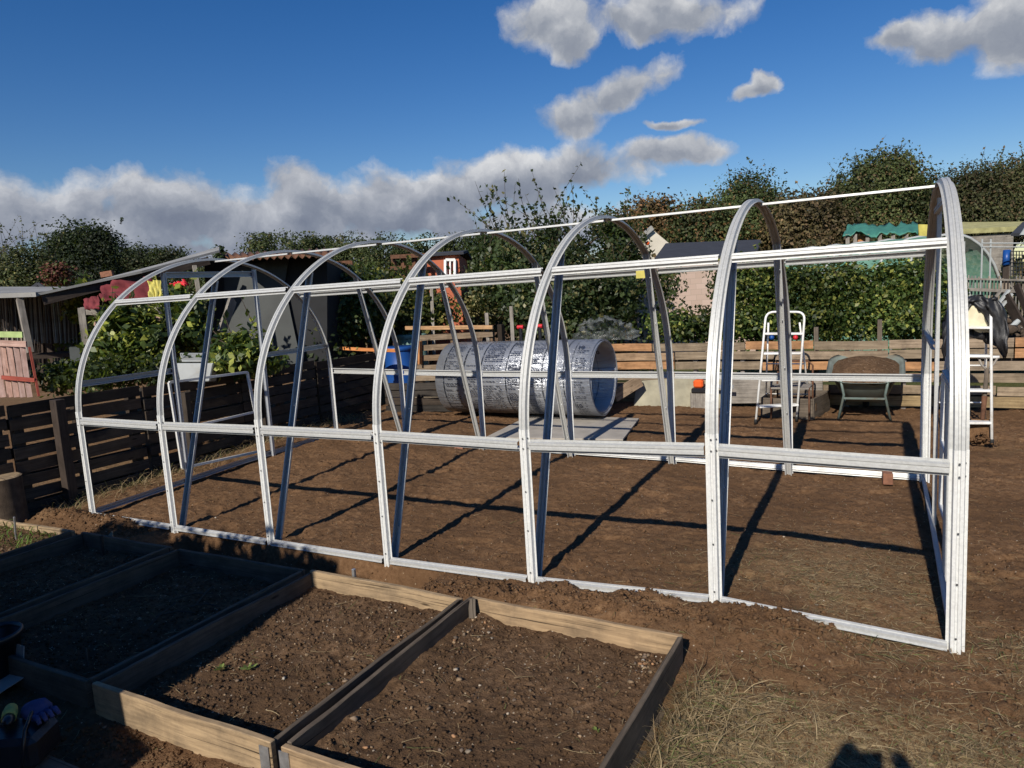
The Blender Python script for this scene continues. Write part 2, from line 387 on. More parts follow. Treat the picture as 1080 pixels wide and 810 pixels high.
def thing(name, label, cat, loc=(0, 0, 0), group=None):
    o = bpy.data.objects.new(name, None); COL.objects.link(o); o.location = [float(x) for x in loc]; o.empty_display_size = .1
    o['label'] = label; o['category'] = cat
    if group: o['group'] = group
    return o
def tag(o, label=None, cat=None, group=None, kind=None):
    for k, v in (('label', label), ('category', cat), ('group', group), ('kind', kind)):
        if v: o[k] = v
    return o

# ------------------------------------------------------------------ ground
DZN = [.0, .0, .0, .0, .015, .055, .0]        # near feet heights (the frame sags with the ground)
DZF = [.065, .03, .0, -.01, -.02, -.045, -.06]
def base(x, y):
    n = np.interp(x, range(7), DZN); f = np.interp(x, range(7), DZF)
    w = sst(0, 2.93, y); k = sst(5.5, 3.4, y)*sst(-.75, -.1, y)
    return (n*(1-w)+f*w)*k
FOOT = [(random.uniform(0, 7.6), random.uniform(.15, 5.2), random.uniform(0, PI)) for _ in range(90)]+[(random.uniform(5.1, 7.2), random.uniform(-2.2, -.3), random.uniform(0, PI)) for _ in range(14)]
BEDS = [(-.42, .60), (.70, 1.66), (1.72, 2.80), (2.85, 3.86), (3.91, 4.97)]
BY0, BY1 = -1.78, -.50
def ground_h(x, y, fine=True):
    x = np.asarray(x, float); y = np.asarray(y, float)
    near = sst(14, 9, np.hypot(x-3, y-1))
    h = base(x, y)-.012
    h = h+.020*fbm(x, y, .9, 3)*near
    # trench between the beds and the near rail (left part), heap on the right part
    tr = sst(-.50, -.42, y)*sst(-.02, -.07, y)*sst(.9, 1.3, x+.1*fbm(x, y, 2))*sst(3.5, 3.25, x+.2*fbm(x, y, 3))
    h = h-.17*tr
    heap = np.exp(-((y+.22-.08*(x-4.5))/.17)**2)*sst(3.35, 3.75, x)*sst(5.75, 5.0, x)
    h = h+heap*(.050+.05*fbm(x, y, 2.5))+.034*np.exp(-((y+.075)/.05)**2)*(np.exp(-((x-4.22)/.14)**2)+np.exp(-((x-4.72)/.12)**2)+np.exp(-((x-5.2)/.22)**2))
    heap2 = np.exp(-((y+.12)/.14)**2)*sst(-.8, -.3, x)*sst(.75, .35, x); h = h+heap2*.07
    # sagging path side in front of the beds and at the bottom right
    h = h-.05*sst(-1.8, -2.1, y)*sst(5.2, 4.8, x)-.02*sst(5.0, 5.25, x)*sst(-.5, -1.2, y)
    # berm along the pallet fence
    h = h+.05*np.exp(-((x+.35)/.22)**2)*sst(-.1, .5, y)*sst(5, 3.5, y)
    # raked furrows behind the frame
    fur = sst(3.15, 3.4, y)*sst(5.8, 5.2, y)*sst(2.6, 3.2, x)*sst(7, 6.4, x)
    h = h+.012*np.sin((y*1.0+.03*fbm(x, y, 3)*6)*2*PI/.42)*fur
    for (fx, fy, fa) in FOOT:
        m = (np.abs(x-fx) < .25) & (np.abs(y-fy) < .25)
        if not np.any(m): continue
        u = (x-fx)*math.cos(fa)+(y-fy)*math.sin(fa); v = -(x-fx)*math.sin(fa)+(y-fy)*math.cos(fa); d2 = (u/.13)**2+(v/.048)**2
        h = h-.016*np.where(m, np.clip(1.25-d2, 0, 1), 0)+.007*np.where(m, np.exp(-((np.sqrt(d2)-1.35)/.25)**2), 0)
    if fine:
        a = near*(1+1.2*heap+.8*heap2)
        h = h+a*(.022*fbm(x, y, 5, 4, .6)+.019*np.abs(fbm(x+5, y, 17, 3, .62)))
    return h
def straw_w(x, y):
    n = fbm(x, y, 1.7, 4)
    a = sst(4.95, 5.15, x)*sst(-.35, -.9, y-.25*(x-5)*0)*sst(-.35, .1, n+.25)*1.0
    a = np.maximum(a, .85*np.exp(-((x-5.5)/.55)**2-((y-.55)/.6)**2)*sst(-.35, .2, n))
    a = np.maximum(a, .5*sst(6.3, 7.2, x)*sst(-.1, .3, n))
    a = np.maximum(a, .55*sst(6.1, 6.3, x)*sst(1.2, .2, y)*sst(-.25, .25, n))
    a = np.maximum(a, .4*sst(-.1, -.35, x)*sst(-.5, 0, y)*sst(-.2, .2, n))
    return np.clip(a, 0, 1)
def lines(lo, hi, step, far):
    c = list(np.arange(lo, hi+step/2, step)); d = step
    r = [hi]; 
    while r[-1] < far: d *= 1.35; r.append(r[-1]+d)
    l = [lo]; d = step
    while l[-1] > -far: d *= 1.35; l.append(l[-1]-d)
    return np.array(sorted(set(l[1:]+c+r[1:])))
gx = lines(-1.3, 8.2, .019, 400); gy = lines(-2.9, 6.0, .019, 400)
XX, YY = np.meshgrid(gx, gy, indexing='ij'); ZZ = ground_h(XX, YY)
V = np.stack([XX, YY, ZZ], -1).reshape(-1, 3); ny = len(gy)
idx = (np.arange(len(gx)-1)[:, None]*ny+np.arange(ny-1)[None, :]).ravel()
F = np.stack([idx, idx+ny, idx+ny+1, idx+1], 1)
sw = np.zeros((len(V), 3), np.float32); sw[:, 0] = straw_w(V[:, 0], V[:, 1])
sw[:, 1] = np.clip(sst(6.6, 7.4, V[:, 1])*sst(-2, 2, V[:, 0])+.35*np.exp(-((V[:, 0]-5.15)/.15)**2)*(V[:, 1] < -.7)*(V[:, 1] > -2.5), 0, 1)
g = fastmesh('ground', V, F, M['soil'], attrs={'straw': sw}, smooth=True); g['kind'] = 'structure'

def in_bed(x, y): return (y > BY0-.03) & (y < BY1+.03) & (x < 5.0) & (x > -.5)

# clods, pebbles, straw ------------------------------------------------
OCT = np.array([(1, 0, 0), (-1, 0, 0), (0, 1, 0), (0, -1, 0), (0, 0, 1), (0, 0, -1)], float)
# a 14-vertex lump (octahedron with its faces raised)
_of = [(0, 2, 4), (2, 1, 4), (1, 3, 4), (3, 0, 4), (2, 0, 5), (1, 2, 5), (3, 1, 5), (0, 3, 5)]
LV = np.vstack([OCT, [np.sum([OCT[i] for i in f], 0)/math.sqrt(3) for f in _of]])
LF = []
for i, f in enumerate(_of):
    c = 6+i
    for a, b in ((0, 1), (1, 2), (2, 0)): LF.append((f[a], f[b], c))
LF = np.array(LF)
def lumps(name, P, R, mat, col=None, flat=.7, kind='stuff', parent=None, rough=.3):
    n = len(P); v = LV[None]*(1+rough*(RNG.random((n, 14, 1))-.5)*2)
    sc = R[:, None]*(1+.5*(RNG.random((n, 3))-.5)); sc[:, 2] *= flat
    v = v*sc[:, None, :]; a = RNG.random(n)*2*PI; c, s = np.cos(a)[:, None], np.sin(a)[:, None]
    x = v[..., 0]*c-v[..., 1]*s; y = v[..., 0]*s+v[..., 1]*c
    v = np.stack([x, y, v[..., 2]], -1)+P[:, None, :]
    F = (LF[None]+np.arange(n)[:, None, None]*14).reshape(-1, 3)
    if col is None: col = np.ones((n, 3))
    o = fastmesh(name, v.reshape(-1, 3), F, mat, parent, np.repeat(col, len(LF), 0), smooth=True)
    if kind: o['kind'] = kind
    return o
n = 26000
# more of them near the camera
px = RNG.random(n)*1180-50; py = 445+(RNG.random(n)**.8)*400
P = np.array([G(a, b) for a, b in zip(px, py)]); P = P[(P[:, 1] < 5.9) & (P[:, 0] > -1)]
P = P[~in_bed(P[:, 0], P[:, 1])]
R = .0022+.0095*RNG.random(len(P))**4.5
P[:, 2] = ground_h(P[:, 0], P[:, 1])+R*.2
lumps('soil_clods', P, R, M['clod'], rough=.5)
hx = RNG.random(2200)*2.3+3.4; P = np.stack([hx, -.22+.08*(hx-4.5)+RNG.normal(0, .10, 2200), np.zeros(2200)], 1)
hx = RNG.random(1400)*1.6-.8; P = np.vstack([P, np.stack([hx, -.14+RNG.normal(0, .1, 1400), np.zeros(1400)], 1)])
P = P[P[:, 1] > -.47]; R = .003+.012*RNG.random(len(P))**4; P[:, 2] = ground_h(P[:, 0], P[:, 1])+R*.3
lumps('heaped_soil_clods', P, R, M['clod'], rough=.5)
n = 1500; px = RNG.random(n)*1080; py = 460+RNG.random(n)*350; P = np.array([G(a, b) for a, b in zip(px, py)]); P = P[(P[:, 1] < 5.5) & (P[:, 0] > -1)]; P = P[~in_bed(P[:, 0], P[:, 1])]
R = .002+.006*RNG.random(len(P))**3; P[:, 2] = ground_h(P[:, 0], P[:, 1])+R*.4
lumps('pebbles', P, R, M['stone'], stonecol(len(P)), .6, rough=.45)

def strands(name, P, ang, ln, w, lift, col, mat, curl=.25, up=None, parent=None, kind='stuff'):
    """thin two-segment blades; up = stand-up fraction per blade"""
    n = len(P); d = np.stack([np.cos(ang), np.sin(ang), np.zeros(n)], 1); s = np.stack([-np.sin(ang), np.cos(ang), np.zeros(n)], 1)
    if up is None: up = np.zeros(n)
    V = np.zeros((n, 8, 3)); bend = (RNG.random(n)-.5)*2*curl
    for k in range(4):
        q = k/3; c = P+d*(ln*q*(1-up*.6*(1-q*.5)))[:, None]+s*(bend*ln*q*q)[:, None]
        c = c+np.array([0, 0, 1.])*(lift*4*q*(1-q)+up*ln*np.sin(q*PI*.6))[:, None]
        ww = (w*(1-.75*q*q))[:, None]
        V[:, 2*k] = c-s*ww; V[:, 2*k+1] = c+s*ww+np.array([0, 0, 1.])*ww*.6
    b = np.arange(n)[:, None]*8
    F = np.concatenate([b+np.array([[2*k, 2*k+1, 2*k+3, 2*k+2]]) for k in range(3)], 0)
    o = fastmesh(name, V.reshape(-1, 3), F, mat, parent, np.tile(col, (3, 1)))
    if kind: o['kind'] = kind
    return o
def strawcol(n, green=.1):
    a = RNG.random((n, 1)); c = np.array([.24, .165, .085])*(1-a)+np.array([.42, .32, .18])*a; c *= .55+.6*RNG.random((n, 1))
    gsel = RNG.random(n) < green; c[gsel] = np.array([.12, .135, .045])*(.6+.8*RNG.random((gsel.sum(), 1))); return c
n = 190000; px = RNG.random(n)*1250-60; py = 440+RNG.random(n)*430; P = np.array([G(a, b) for a, b in zip(px, py)])
w = straw_w(P[:, 0], P[:, 1]); P = P[(RNG.random(len(P)) < w*.8+.014) & (P[:, 1] < 5.6) & (P[:, 0] > -.9)]; P = P[~in_bed(P[:, 0], P[:, 1])]
P[:, 2] = ground_h(P[:, 0], P[:, 1])+.004; n = len(P)
strands('dry_straw', P, RNG.random(n)*2*PI, .012+.085*RNG.random(n)**2.2, .0006+.0011*RNG.random(n), .005*RNG.random(n), strawcol(n), M['straw'], .5)
# upright dry grass beside the bed, bottom right
n = 3800; x = 5.02+np.abs(RNG.normal(0, .16, n)); y = -2.4+RNG.random(n)*1.8; P = np.stack([x, y, ground_h(x, y)-.005], 1)
strands('dry_grass', P, RNG.random(n)*2*PI, .05+.12*RNG.random(n), .0009+.0012*RNG.random(n), 0*x, strawcol(n, .16), M['straw'], .6, up=.03+.4*RNG.random(n)**2)
n = 2200; x = 5.1+RNG.random(n)*2.0; y = -2.4+RNG.random(n)*2.1; k = fbm(x, y, 2.2, 2) > .02; x = x[k]; y = y[k]; n = len(x); P = np.stack([x, y, ground_h(x, y)-.003], 1)
strands('grass_tufts', P, RNG.random(n)*2*PI, .03+.08*RNG.random(n), .0008+.001*RNG.random(n), 0*x, strawcol(n, .12), M['straw'], .6, up=.02+.3*RNG.random(n)**2)
n = 1400; y = -.1+RNG.random(n)*4; x = -.42+RNG.normal(0, .11, n); P = np.stack([x, y, ground_h(x, y)-.003], 1)
strands('fence_foot_grass', P, RNG.random(n)*2*PI, .05+.14*RNG.random(n), .001+.0015*RNG.random(n), 0*x, strawcol(n, .15), M['straw'], .5, up=.1+.6*RNG.random(n))
for (x, y), gr in (((6.12, -.02), .1), ((5.75, -.12), .3), ((6.3, .1), .2), ((5.3, -.35), .1), ((6.05, -.9), .1)):
    n = 70; a = RNG.random(n)*2*PI; r = RNG.random(n)**.7*.16; X = x+r*np.cos(a); Y = y+r*np.sin(a)
    P = np.stack([X, Y, ground_h(X, Y)+.004], 1)
    strands('straw_wisp', P, RNG.random(n)*2*PI, .04+.10*RNG.random(n), .0009+.001*RNG.random(n), .015*RNG.random(n), strawcol(n, gr), M['straw'], .8, up=.06*RNG.random(n))

# ------------------------------------------------------------------ greenhouse frame
gh = thing('greenhouse_frame', 'long arched greenhouse skeleton of pale galvanised steel standing on bare soil', 'greenhouse frame')
ZM, YU, ZU, ZR, W = .83, .418, 1.72, 2.078, 2.934
def hat(w, d, th=.0015, groove=.22):
    o = [(-.5*w, 0), (-.34*w, 0), (-.27*w, d), (-.09*w, d), (-.05*w, d*(1-groove)), (.05*w, d*(1-groove)), (.09*w, d), (.27*w, d), (.34*w, 0), (.5*w, 0)]
    i = [(x*.985, y-th-.001) for x, y in o][::-1]
    return o+i
def dzx(i, s):
    """frame settlement: height at arch i, s = 0 near foot .. 1 far foot"""
    return DZN[i]*max(0, 1-2.6*s)+DZF[i]*max(0, 1-2.6*(1-s))
def arch_pt(i, s):
    # s in 0..1 : near leg, ellipse, far leg
    l1 = .2
    if s < l1: y, z = 0., ZM*s/l1
    elif s > 1-l1: y, z = W, ZM*(1-s)/l1
    else:
        a = PI*(s-l1)/(1-2*l1); y = W/2-W/2*math.cos(a)*(1.0); z = ZM+(ZR-ZM)*math.sin(a)
    return np.array([i, y, z+dzx(i, s)])
HP = hat(.062, .020); HPE = hat(.069, .024)
for i in range(7):
    end = i in (0, 6); pr = HPE if i == 6 else HP
    mb = MB()
    S = [k/200 for k in range(201)]; S = sorted(set([0, .05, .1, .15, .199, .2]+[s for s in S if .2 <= s <= .8]+[.801, .85, .9, .95, 1]))
    S2 = [s for s in S if .195 < s < .805]
    ext = .035
    pts = [arch_pt(i, s) for s in S2]
    mb.sweep(pts, (1, 0, 0), pr)
    a = mb.build('arch', M['galv'], gh, smooth=False)
    # straight leg sections lapped over the arch ends
    for s0, s1 in ((0, .206), (.794, 1)):
        P0, P1 = arch_pt(i, s0), arch_pt(i, s1)
        ss = -1 if s0 == 0 else 1
        if s0 == 0: P0 = P0-np.array([0, 0, ext])
        else: P1 = P1-np.array([0, 0, ext+.03])
        off = np.array([0, ss*.0035, 0])
        m2 = MB().sweep([P0+off, (P0+P1)/2+off, P1+off], (1, 0, 0), hat(.071 if i == 6 else .064, .025 if i == 6 else .021))
        lg = m2.build('leg', M['galv_end'], gh)
        for z in (.06, .30, .52, .76, .815):
            for dx in ((0,) if z < .7 else (-.0, .022)):
                y = (-.032 if i == 6 else -.0255) if s0 == 0 else (W+.0255)
                if dx: y = -.008 if s0 == 0 else W+.008
                b = MB().lathe((i+dx, y-.001 if s0 == 0 else y+.001, z+dzx(i, 0 if s0 == 0 else 1)), [(0, 0.004), (.004, .003), (.0045, 0)], 6, ax=(0, ss, 0)); b.build('bolt', M['bolt'], lg)
    # inner strut of the five middle arches
    if not end:
        for sgn in (0, 1):
            z0 = -.03+dzx(i, sgn); A = np.array([i, .045, z0]); B = np.array([i, .615, 1.845])
            if sgn: A[1] = W-A[1]; B[1] = W-B[1]
            mid = (A+B)/2
            st = MB().sweep([A, mid, B], (-1, 0, 0), hat(.056, .024)).build('strut', M['galv_post'] if 0 else M['galv'], gh)
            for q in (.12, .3, .5, .7, .9):
                c = A+(B-A)*q; b = MB().lathe(c+np.array([.012, (-.022 if not sgn else .022)*0+(-.003 if not sgn else .003), 0]), [(0, .012), (.004, .011), (.004, -.012), (0, -.013)], 6, ax=(0, 1, -.3)); b.build('bolt', M['zinc'], st)
def lerp(a, b, q): return a+(b-a)*q
# purlins: near mid, near upper, ridge, far upper, far mid (pieces between the arches)
def purlin(f, name, w, d, side, shrink=.034, sag=0.):
    for i in range(6):
        a = np.array(f(i)); b = np.array(f(i+1)); a[0] += shrink; b[0] -= shrink
        m = (a+b)/2+np.array([0, 0, -sag])
        MB().sweep([a, m, b], side, hat(w, d)).build(name, M['galv'], gh)
def nz(i, z, s): return z+dzx(i, s)
jm = [0, -.005, .004, .008, -.008, -.004, .002]
purlin(lambda i: (i, -.006, nz(i, .79+jm[i], .19)), 'side_rail', .070, .022, (0, 0, -1))
purlin(lambda i: (i, W+.006, nz(i, .79, .81)+[.0, .0, 0, 0, 0, 0, 0][i]), 'side_rail', .062, .020, (0, 0, 1))
def sl(i, y, z, side): return (i, y, z)
nu = np.array([0, .5, -.86]); nu /= np.linalg.norm(nu)
purlin(lambda i: (i, YU-.008, ZU+.0), 'upper_rail', .052, .018, (0, -.42, -.90))
purlin(lambda i: (i, W-YU+.008, ZU-.012), 'upper_rail', .048, .018, (0, -.42, .90))
purlin(lambda i: (i, W/2, ZR-.016), 'ridge_rail', .034, .012, (0, -1, 0), shrink=.02)
# base rails
purlin(lambda i: (i, -.010, DZN[i]+.012), 'base_rail', .058, .016, (0, -.93, -.37), shrink=.030)
purlin(lambda i: (i, W-.002, DZF[i]+.030), 'base_rail', .050, .018, (0, -.35, -.9), shrink=.028)
# end walls
def endwall(X, dx, mat):
    s = 0 if X == 0 else 6; zn, zf = DZN[s], DZF[s]
    y1, y2 = (.905, 1.945) if X == 0 else (.80, 1.80)
    MB().sweep([(X, .03, zn+.035), (X, W/2, (zn+zf)/2+.045), (X, W-.03, zf+.02)], (-1, 0, 0) if 0 else (0, 0, 1), hat(.05, .02)).build('end_base_rail', mat, gh)
    for y in (y1, y2):
        zt = ZM+(ZR-ZM)*math.sqrt(1-((y-W/2)/(W/2))**2)-.02
        MB().sweep([(X, y, lerp(zn, zf, y/W)), (X, y, 1), (X, y, zt)], (0, 1, 0), hat(.052, .022)).build('door_post', mat, gh)
    MB().sweep([(X, y1+.026, 1.945), (X, W/2, 1.945), (X, y2-.026, 1.945)], (0, 0, 1), hat(.055, .022)).build('door_head', mat, gh)
    for a, b, za, zb in ((.02, y1-.026, 1.085, 1.085), (y2+.026, W-.03, 1.11, 1.12)):
        MB().sweep([(X, a, za), (X, (a+b)/2, za), (X, b, zb)], (0, 0, 1), hat(.052, .022)).build('end_rail', mat, gh)
    # lower half of the door leaf, hanging slightly open
    lf = MB(); c = [(X+dx, y1+.03, .16), (X+dx*.8, y2-.06, .11), (X+dx*.7, y2-.16, .955), (X+dx, y1, .975)]
    c = [np.array(p) for p in c]
    for a, b in ((0, 1), (1, 2), (2, 3), (3, 0)): lf.bar(c[a], c[b], .022, .022)
    lf.bar(lerp(c[0], c[3], .45), lerp(c[1], c[2], .5), .02, .02); lf.build('door_leaf', M['galv_end'], gh)
endwall(0, -.10, M['galv_post']); endwall(6, .05, M['galv'])
tag(MB().bar((4-.14, W-YU-.002, ZU-.03), (4-.06, W-YU-.002, ZU-.03), .06, .062).build('yellow_tape', M['yellow']), 'small yellow sticker wrapped round the far upper rail of the frame', 'tape')

# ------------------------------------------------------------------ raised beds
bed_lab = ['far left raised bed of pale boards with green weeds, beside the log stump', 'shaded raised bed of dark boards next to the weedy bed',
           'raised bed in deep shade with loose dry stalks on its soil', 'half shaded raised bed with bright front board and green weeds in it',
           'nearest raised bed on the right, full of sunlit pebbly soil']
def bedsoil_h(x, y, k): return .022+[.03, .0, -.01, .0, .0][k]+.02*fbm(x+k*3, y, 2.3, 3)+.014*fbm(x, y+k, 11, 4, .6)+.45*.03*np.abs(fbm(x, y, 24, 3, .65))+.03*np.exp(-((x-BEDS[k][0]-.03)/.10)**2)*(k == 4)
for k, (x0, x1) in enumerate(BEDS):
    t = thing('raised_bed', bed_lab[k], 'raised bed', ((x0+x1)/2, (BY0+BY1)/2, 0), 'raised beds in a row before the greenhouse frame')
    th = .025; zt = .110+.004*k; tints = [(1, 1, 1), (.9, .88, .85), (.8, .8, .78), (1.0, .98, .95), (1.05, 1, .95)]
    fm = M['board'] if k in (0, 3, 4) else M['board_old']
    jj = [random.uniform(-.012, .012) for _ in range(8)]
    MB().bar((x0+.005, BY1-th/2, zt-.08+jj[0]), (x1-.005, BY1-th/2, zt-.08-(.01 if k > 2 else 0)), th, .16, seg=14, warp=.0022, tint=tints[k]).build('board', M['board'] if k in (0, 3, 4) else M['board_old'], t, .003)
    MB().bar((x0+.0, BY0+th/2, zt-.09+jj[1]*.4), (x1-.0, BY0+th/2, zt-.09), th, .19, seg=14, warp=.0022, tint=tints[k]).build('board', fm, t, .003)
    MB().bar((x0+th/2, BY0+th+.002, zt-.085+.004), (x0+th/2, BY1-th-.002, zt-.085+jj[3]), th-.004, .17, seg=16, warp=.0028, tint=(.85, .82, .8)).build('board', M['board_old'], t, .003)
    MB().bar((x1-th/2, BY0+th+.002, zt-.085), (x1-th/2, BY1-th-.002, zt-.085+jj[5]), th-.004, .17, seg=16, warp=.0028, tint=(.95, .92, .88)).build('board', M['board_old'], t, .003)
    sx = np.arange(x0+th-.004, x1-th+.004, .011); s_y = np.arange(BY0+th-.004, BY1-th+.004, .011)
    A, B = np.meshgrid(sx, s_y, indexing='ij'); Z = bedsoil_h(A, B, k); V = np.stack([A, B, Z], -1).reshape(-1, 3); m_ = len(s_y)
    ii = (np.arange(len(sx)-1)[:, None]*m_+np.arange(m_-1)[None, :]).ravel()
    o = fastmesh('soil', V, np.stack([ii, ii+m_, ii+m_+1, ii+1], 1), M['bedsoil'], t, smooth=True); o['kind'] = 'stuff'
    n = 5200; P = np.stack([x0+.05+RNG.random(n)*(x1-x0-.1), BY0+.05+RNG.random(n)*(BY1-BY0-.1), np.zeros(n)], 1); R = .0018+.0095*RNG.random(n)**4.5; P[:, 2] = bedsoil_h(P[:, 0], P[:, 1], k)+R*.2
    o = lumps('clods', P, R, M['bedsoil'], parent=t, rough=.5)
    n = 240 if k == 4 else 130; P = np.stack([x0+.05+RNG.random(n)*(x1-x0-.1), BY0+.05+RNG.random(n)*(BY1-BY0-.1), np.zeros(n)], 1)
    if k == 4: e = RNG.random(n) < .45; P[e, 0] = np.where(RNG.random(e.sum()) < .5, x0+.06+.12*RNG.random(e.sum()), x1-.08-.1*RNG.random(e.sum())); P[e, 1] = BY1-.06-.25*RNG.random(e.sum())**1.5
    R = .003+.009*RNG.random(n)**3; P[:, 2] = bedsoil_h(P[:, 0], P[:, 1], k)+R*.4
    lumps('pebbles', P, R, M['stone'], stonecol(len(P)), .6, parent=t, rough=.45)
    n = 150; P = np.stack([x0+.06+RNG.random(n)*(x1-x0-.12), BY0+.06+RNG.random(n)*(BY1-BY0-.12), np.zeros(n)], 1); P[:, 2] = bedsoil_h(P[:, 0], P[:, 1], k)+.006
    strands('dry_roots', P, RNG.random(n)*2*PI, .02+.10*RNG.random(n)**2, .0008+.0009*RNG.random(n), .01*RNG.random(n), strawcol(n), M['straw'], .8, parent=t)
    if k == 4: MB().bar((x1+.012, BY0+.25, zt-.20), (x1+.006, BY1-.02, zt-.19), .03, .10, seg=10, warp=.002, tint=(.8, .75, .7)).build('board', M['board_old'], t, .003)
    # steel corner plates at the near corners
    if k in (3, 4):
        cx = x1-.03 if k == 3 else x0+.015
        MB().bar((cx, BY0-.003, zt-.16), (cx, BY0-.003, zt-.012), .045, .003, up=(0, 1, 0)).build('corner_plate', M['zinc'], t)
def sprig(loc, label, name, nl=24, size=.05, col=(.16, .27, .04), h=.05, cat='weed', group=None):
    t = thing(name, label, cat, loc, group); V = []; C = []
    for k in range(nl):
        a = RNG.random()*2*PI; el = RNG.random()*.6+.05; r = size*(.3+.9*RNG.random()); d = np.array([math.cos(a)*math.cos(el), math.sin(a)*math.cos(el), math.sin(el)]); s = np.cross(d, (0, 0, 1)); s /= np.linalg.norm(s)
        b = np.array(loc)+np.array([0, 0, h*RNG.random()*.5]); w = r*.3
        V += [b, b+d*r*.5+s*w, b+d*r, b+d*r*.5-s*w]; C.append(np.array(col)*(.6+.9*RNG.random()))
    fastmesh('leaf_rosette', V, np.arange(len(V)).reshape(-1, 4), M['leaf'], t, np.array(C)); return t
for (px_, py_, lab) in ((262, 708, 'bright green weed seedling alone near the middle of the half shaded bed'), (235, 708, 'pale green weed seedling just left of the bright one in the half shaded bed'), (630, 775, 'tiny green weed at the front edge of the nearest bed')):
    p = G(px_, py_, .02); p[2] = .03; sprig(p, lab, 'weed', 9, .022 if px_ > 300 else .04, (.15, .19, .05), .02)
n = 700; x = -.30+RNG.random(n)*.85; y = BY0+.1+RNG.random(n)*1.15; P = np.stack([x, y, bedsoil_h(x, y, 0)], 1)
c = np.array([.11, .17, .035])*(.5+RNG.random((n, 1))); gb = strands('weed_cover', P, RNG.random(n)*2*PI, .03+.07*RNG.random(n), .002+.003*RNG.random(n), 0*x, c, M['leaf'], .5, up=.3+.5*RNG.random(n)); gb['kind'] = 'stuff'
# stakes
def stake(px_, ptop, pbot, X=None, lab='', w=.018, mat='board_old', zb=.0):
    b = G(px_, pbot, zb); t_ = AY(px_-1, ptop, b[1]); b = b-np.array([0, 0, .08])
    tag(MB().bar(b, t_, w, w, seg=4, warp=.001).build('stake', M[mat], None, .002), lab, 'stake')
stake(108, 565, 583, lab='short dark stake behind the shaded bed, beside the white chip', mat='dark_wood', zb=.05)
stake(374, 600, 622, lab='grey steel stake at the back board of the half shaded bed', mat='zinc', zb=.04)
stake(92, 684, 706, lab='thin twig stake standing near the front corner of the deep shaded bed', w=.008, mat='board_old')
stake(16, 545, 565, lab='grey T shaped peg in the pale board of the far left bed', w=.012, mat='zinc', zb=.08)
p = G(500, 652, .05); tag(MB().bar(p+np.array([.01, -.03, -.06]), p+np.array([-.02, .02, .09]), .035, .012, seg=4, warp=.002).build('wooden_wedge', M['board_old'], None, .002), 'split wooden wedge leaning in the back corner of the nearest bed', 'wedge')
p = G(115, 570, .03); tag(MB().slab([p+np.array([-.06, -.02, -.02]), p+np.array([.07, -.02, -.01]), p+np.array([.0, .03, .06])], .008).build('wood_chip', M['board'], None), 'pale triangular offcut poking out of the soil by the frame', 'offcut')
for j, (a, b) in enumerate(((( 205, 640), (225, 618)), ((150, 668), (185, 636)), ((183, 632), (225, 626)), ((200, 640), (232, 640)), ((165, 650), (205, 646)))):
    A, B = G(*a, .04), G(*b, .05)
    tag(MB().tube([A, (A+B)/2+np.array([0, .01, .015]), B], [.004, .005, .003], 6).build('dry_stalk', M['bark']), 'dry grey stalk lying on the soil of the deep shaded bed', 'stalk', 'dry stalks on the shaded bed')
# boards lying before the beds
def plank_at(P4, th, name, mat, lab, cat, warp=0):
    tag(MB().slab(P4, th).build(name, M[mat], None, .002), lab, cat)
plank_at([(3.26, -2.02, -.028), (3.78, -1.99, -.022), (3.86, -2.62, -.02), (3.30, -2.7, -.03)], .018, 'plywood_sheet', 'ply', 'sunlit plywood sheet lying on the path before the half shaded bed', 'plywood sheet')
plank_at([(2.2, -2.02, -.03), (3.20, -2.02, -.025), (3.2, -2.75, -.03), (2.1, -2.8, -.035)], .018, 'plywood_sheet', 'ply', 'dark plywood sheet in the shade on the path before the beds', 'plywood sheet')
n = 900; x = 2.9+RNG.random(n)*.95; y = -1.86+RNG.normal(0, .035, n); P = np.stack([x, y, ground_h(x, y)+.003], 1); R = .002+.007*RNG.random(n)**3; lumps('bed_foot_clods', P, R, M['clod'])

# bucket, cardboard, tool bag at the bottom left
p = G(-2, 715, .0); b = thing('bucket', 'dark bucket with a blue rim standing in the shade at the left edge', 'bucket', p)
MB().lathe(p, [(.0, 0), (.09, 0), (.115, .2), (.12, .2), (.112, .19), (.09, .02), (0, .02)], 20).build('pail', M['black'], b, smooth=True)
MB().lathe(p, [(.116, .19), (.124, .195), (.124, .215), (.116, .22), (.112, .2)], 20).build('rim', M['black'], b, smooth=True)
p = G(4, 726, 0.0); cb = MB().slab([p+np.array(v) for v in ((-.16, -.06, .0), (.07, -.06, .02), (.085, .06, .05), (-.14, .07, .03))], .004); cb.slab([p+np.array(v) for v in ((-.14, .07, .03), (.04, .065, .045), (.03, .09, .16), (-.14, .1, .15))], .004)
tag(cb.build('cardboard_flap', M['card']), 'torn grey cardboard lying by the bucket', 'cardboard')
p = G(12, 800, .0); t = thing('tool_bag', 'black open tool bag with yellow tool in the bottom left corner', 'tool bag', p)
MB().box(p+np.array([0, 0, .06]), (.30, .17, .12), .5).build('bag', M['black'], t, .02)
MB().tube([p+np.array([.09, .02, .12]), p+np.array([.13, .03, .2]), p+np.array([.17, -.02, .17]), p+np.array([.18, -.05, .05])], .006, 8).build('handle', M['black'], t, smooth=True)
tl = thing('power_drill', 'yellow and black cordless drill lying in the tool bag', 'drill', p+np.array([0, 0, .12]))
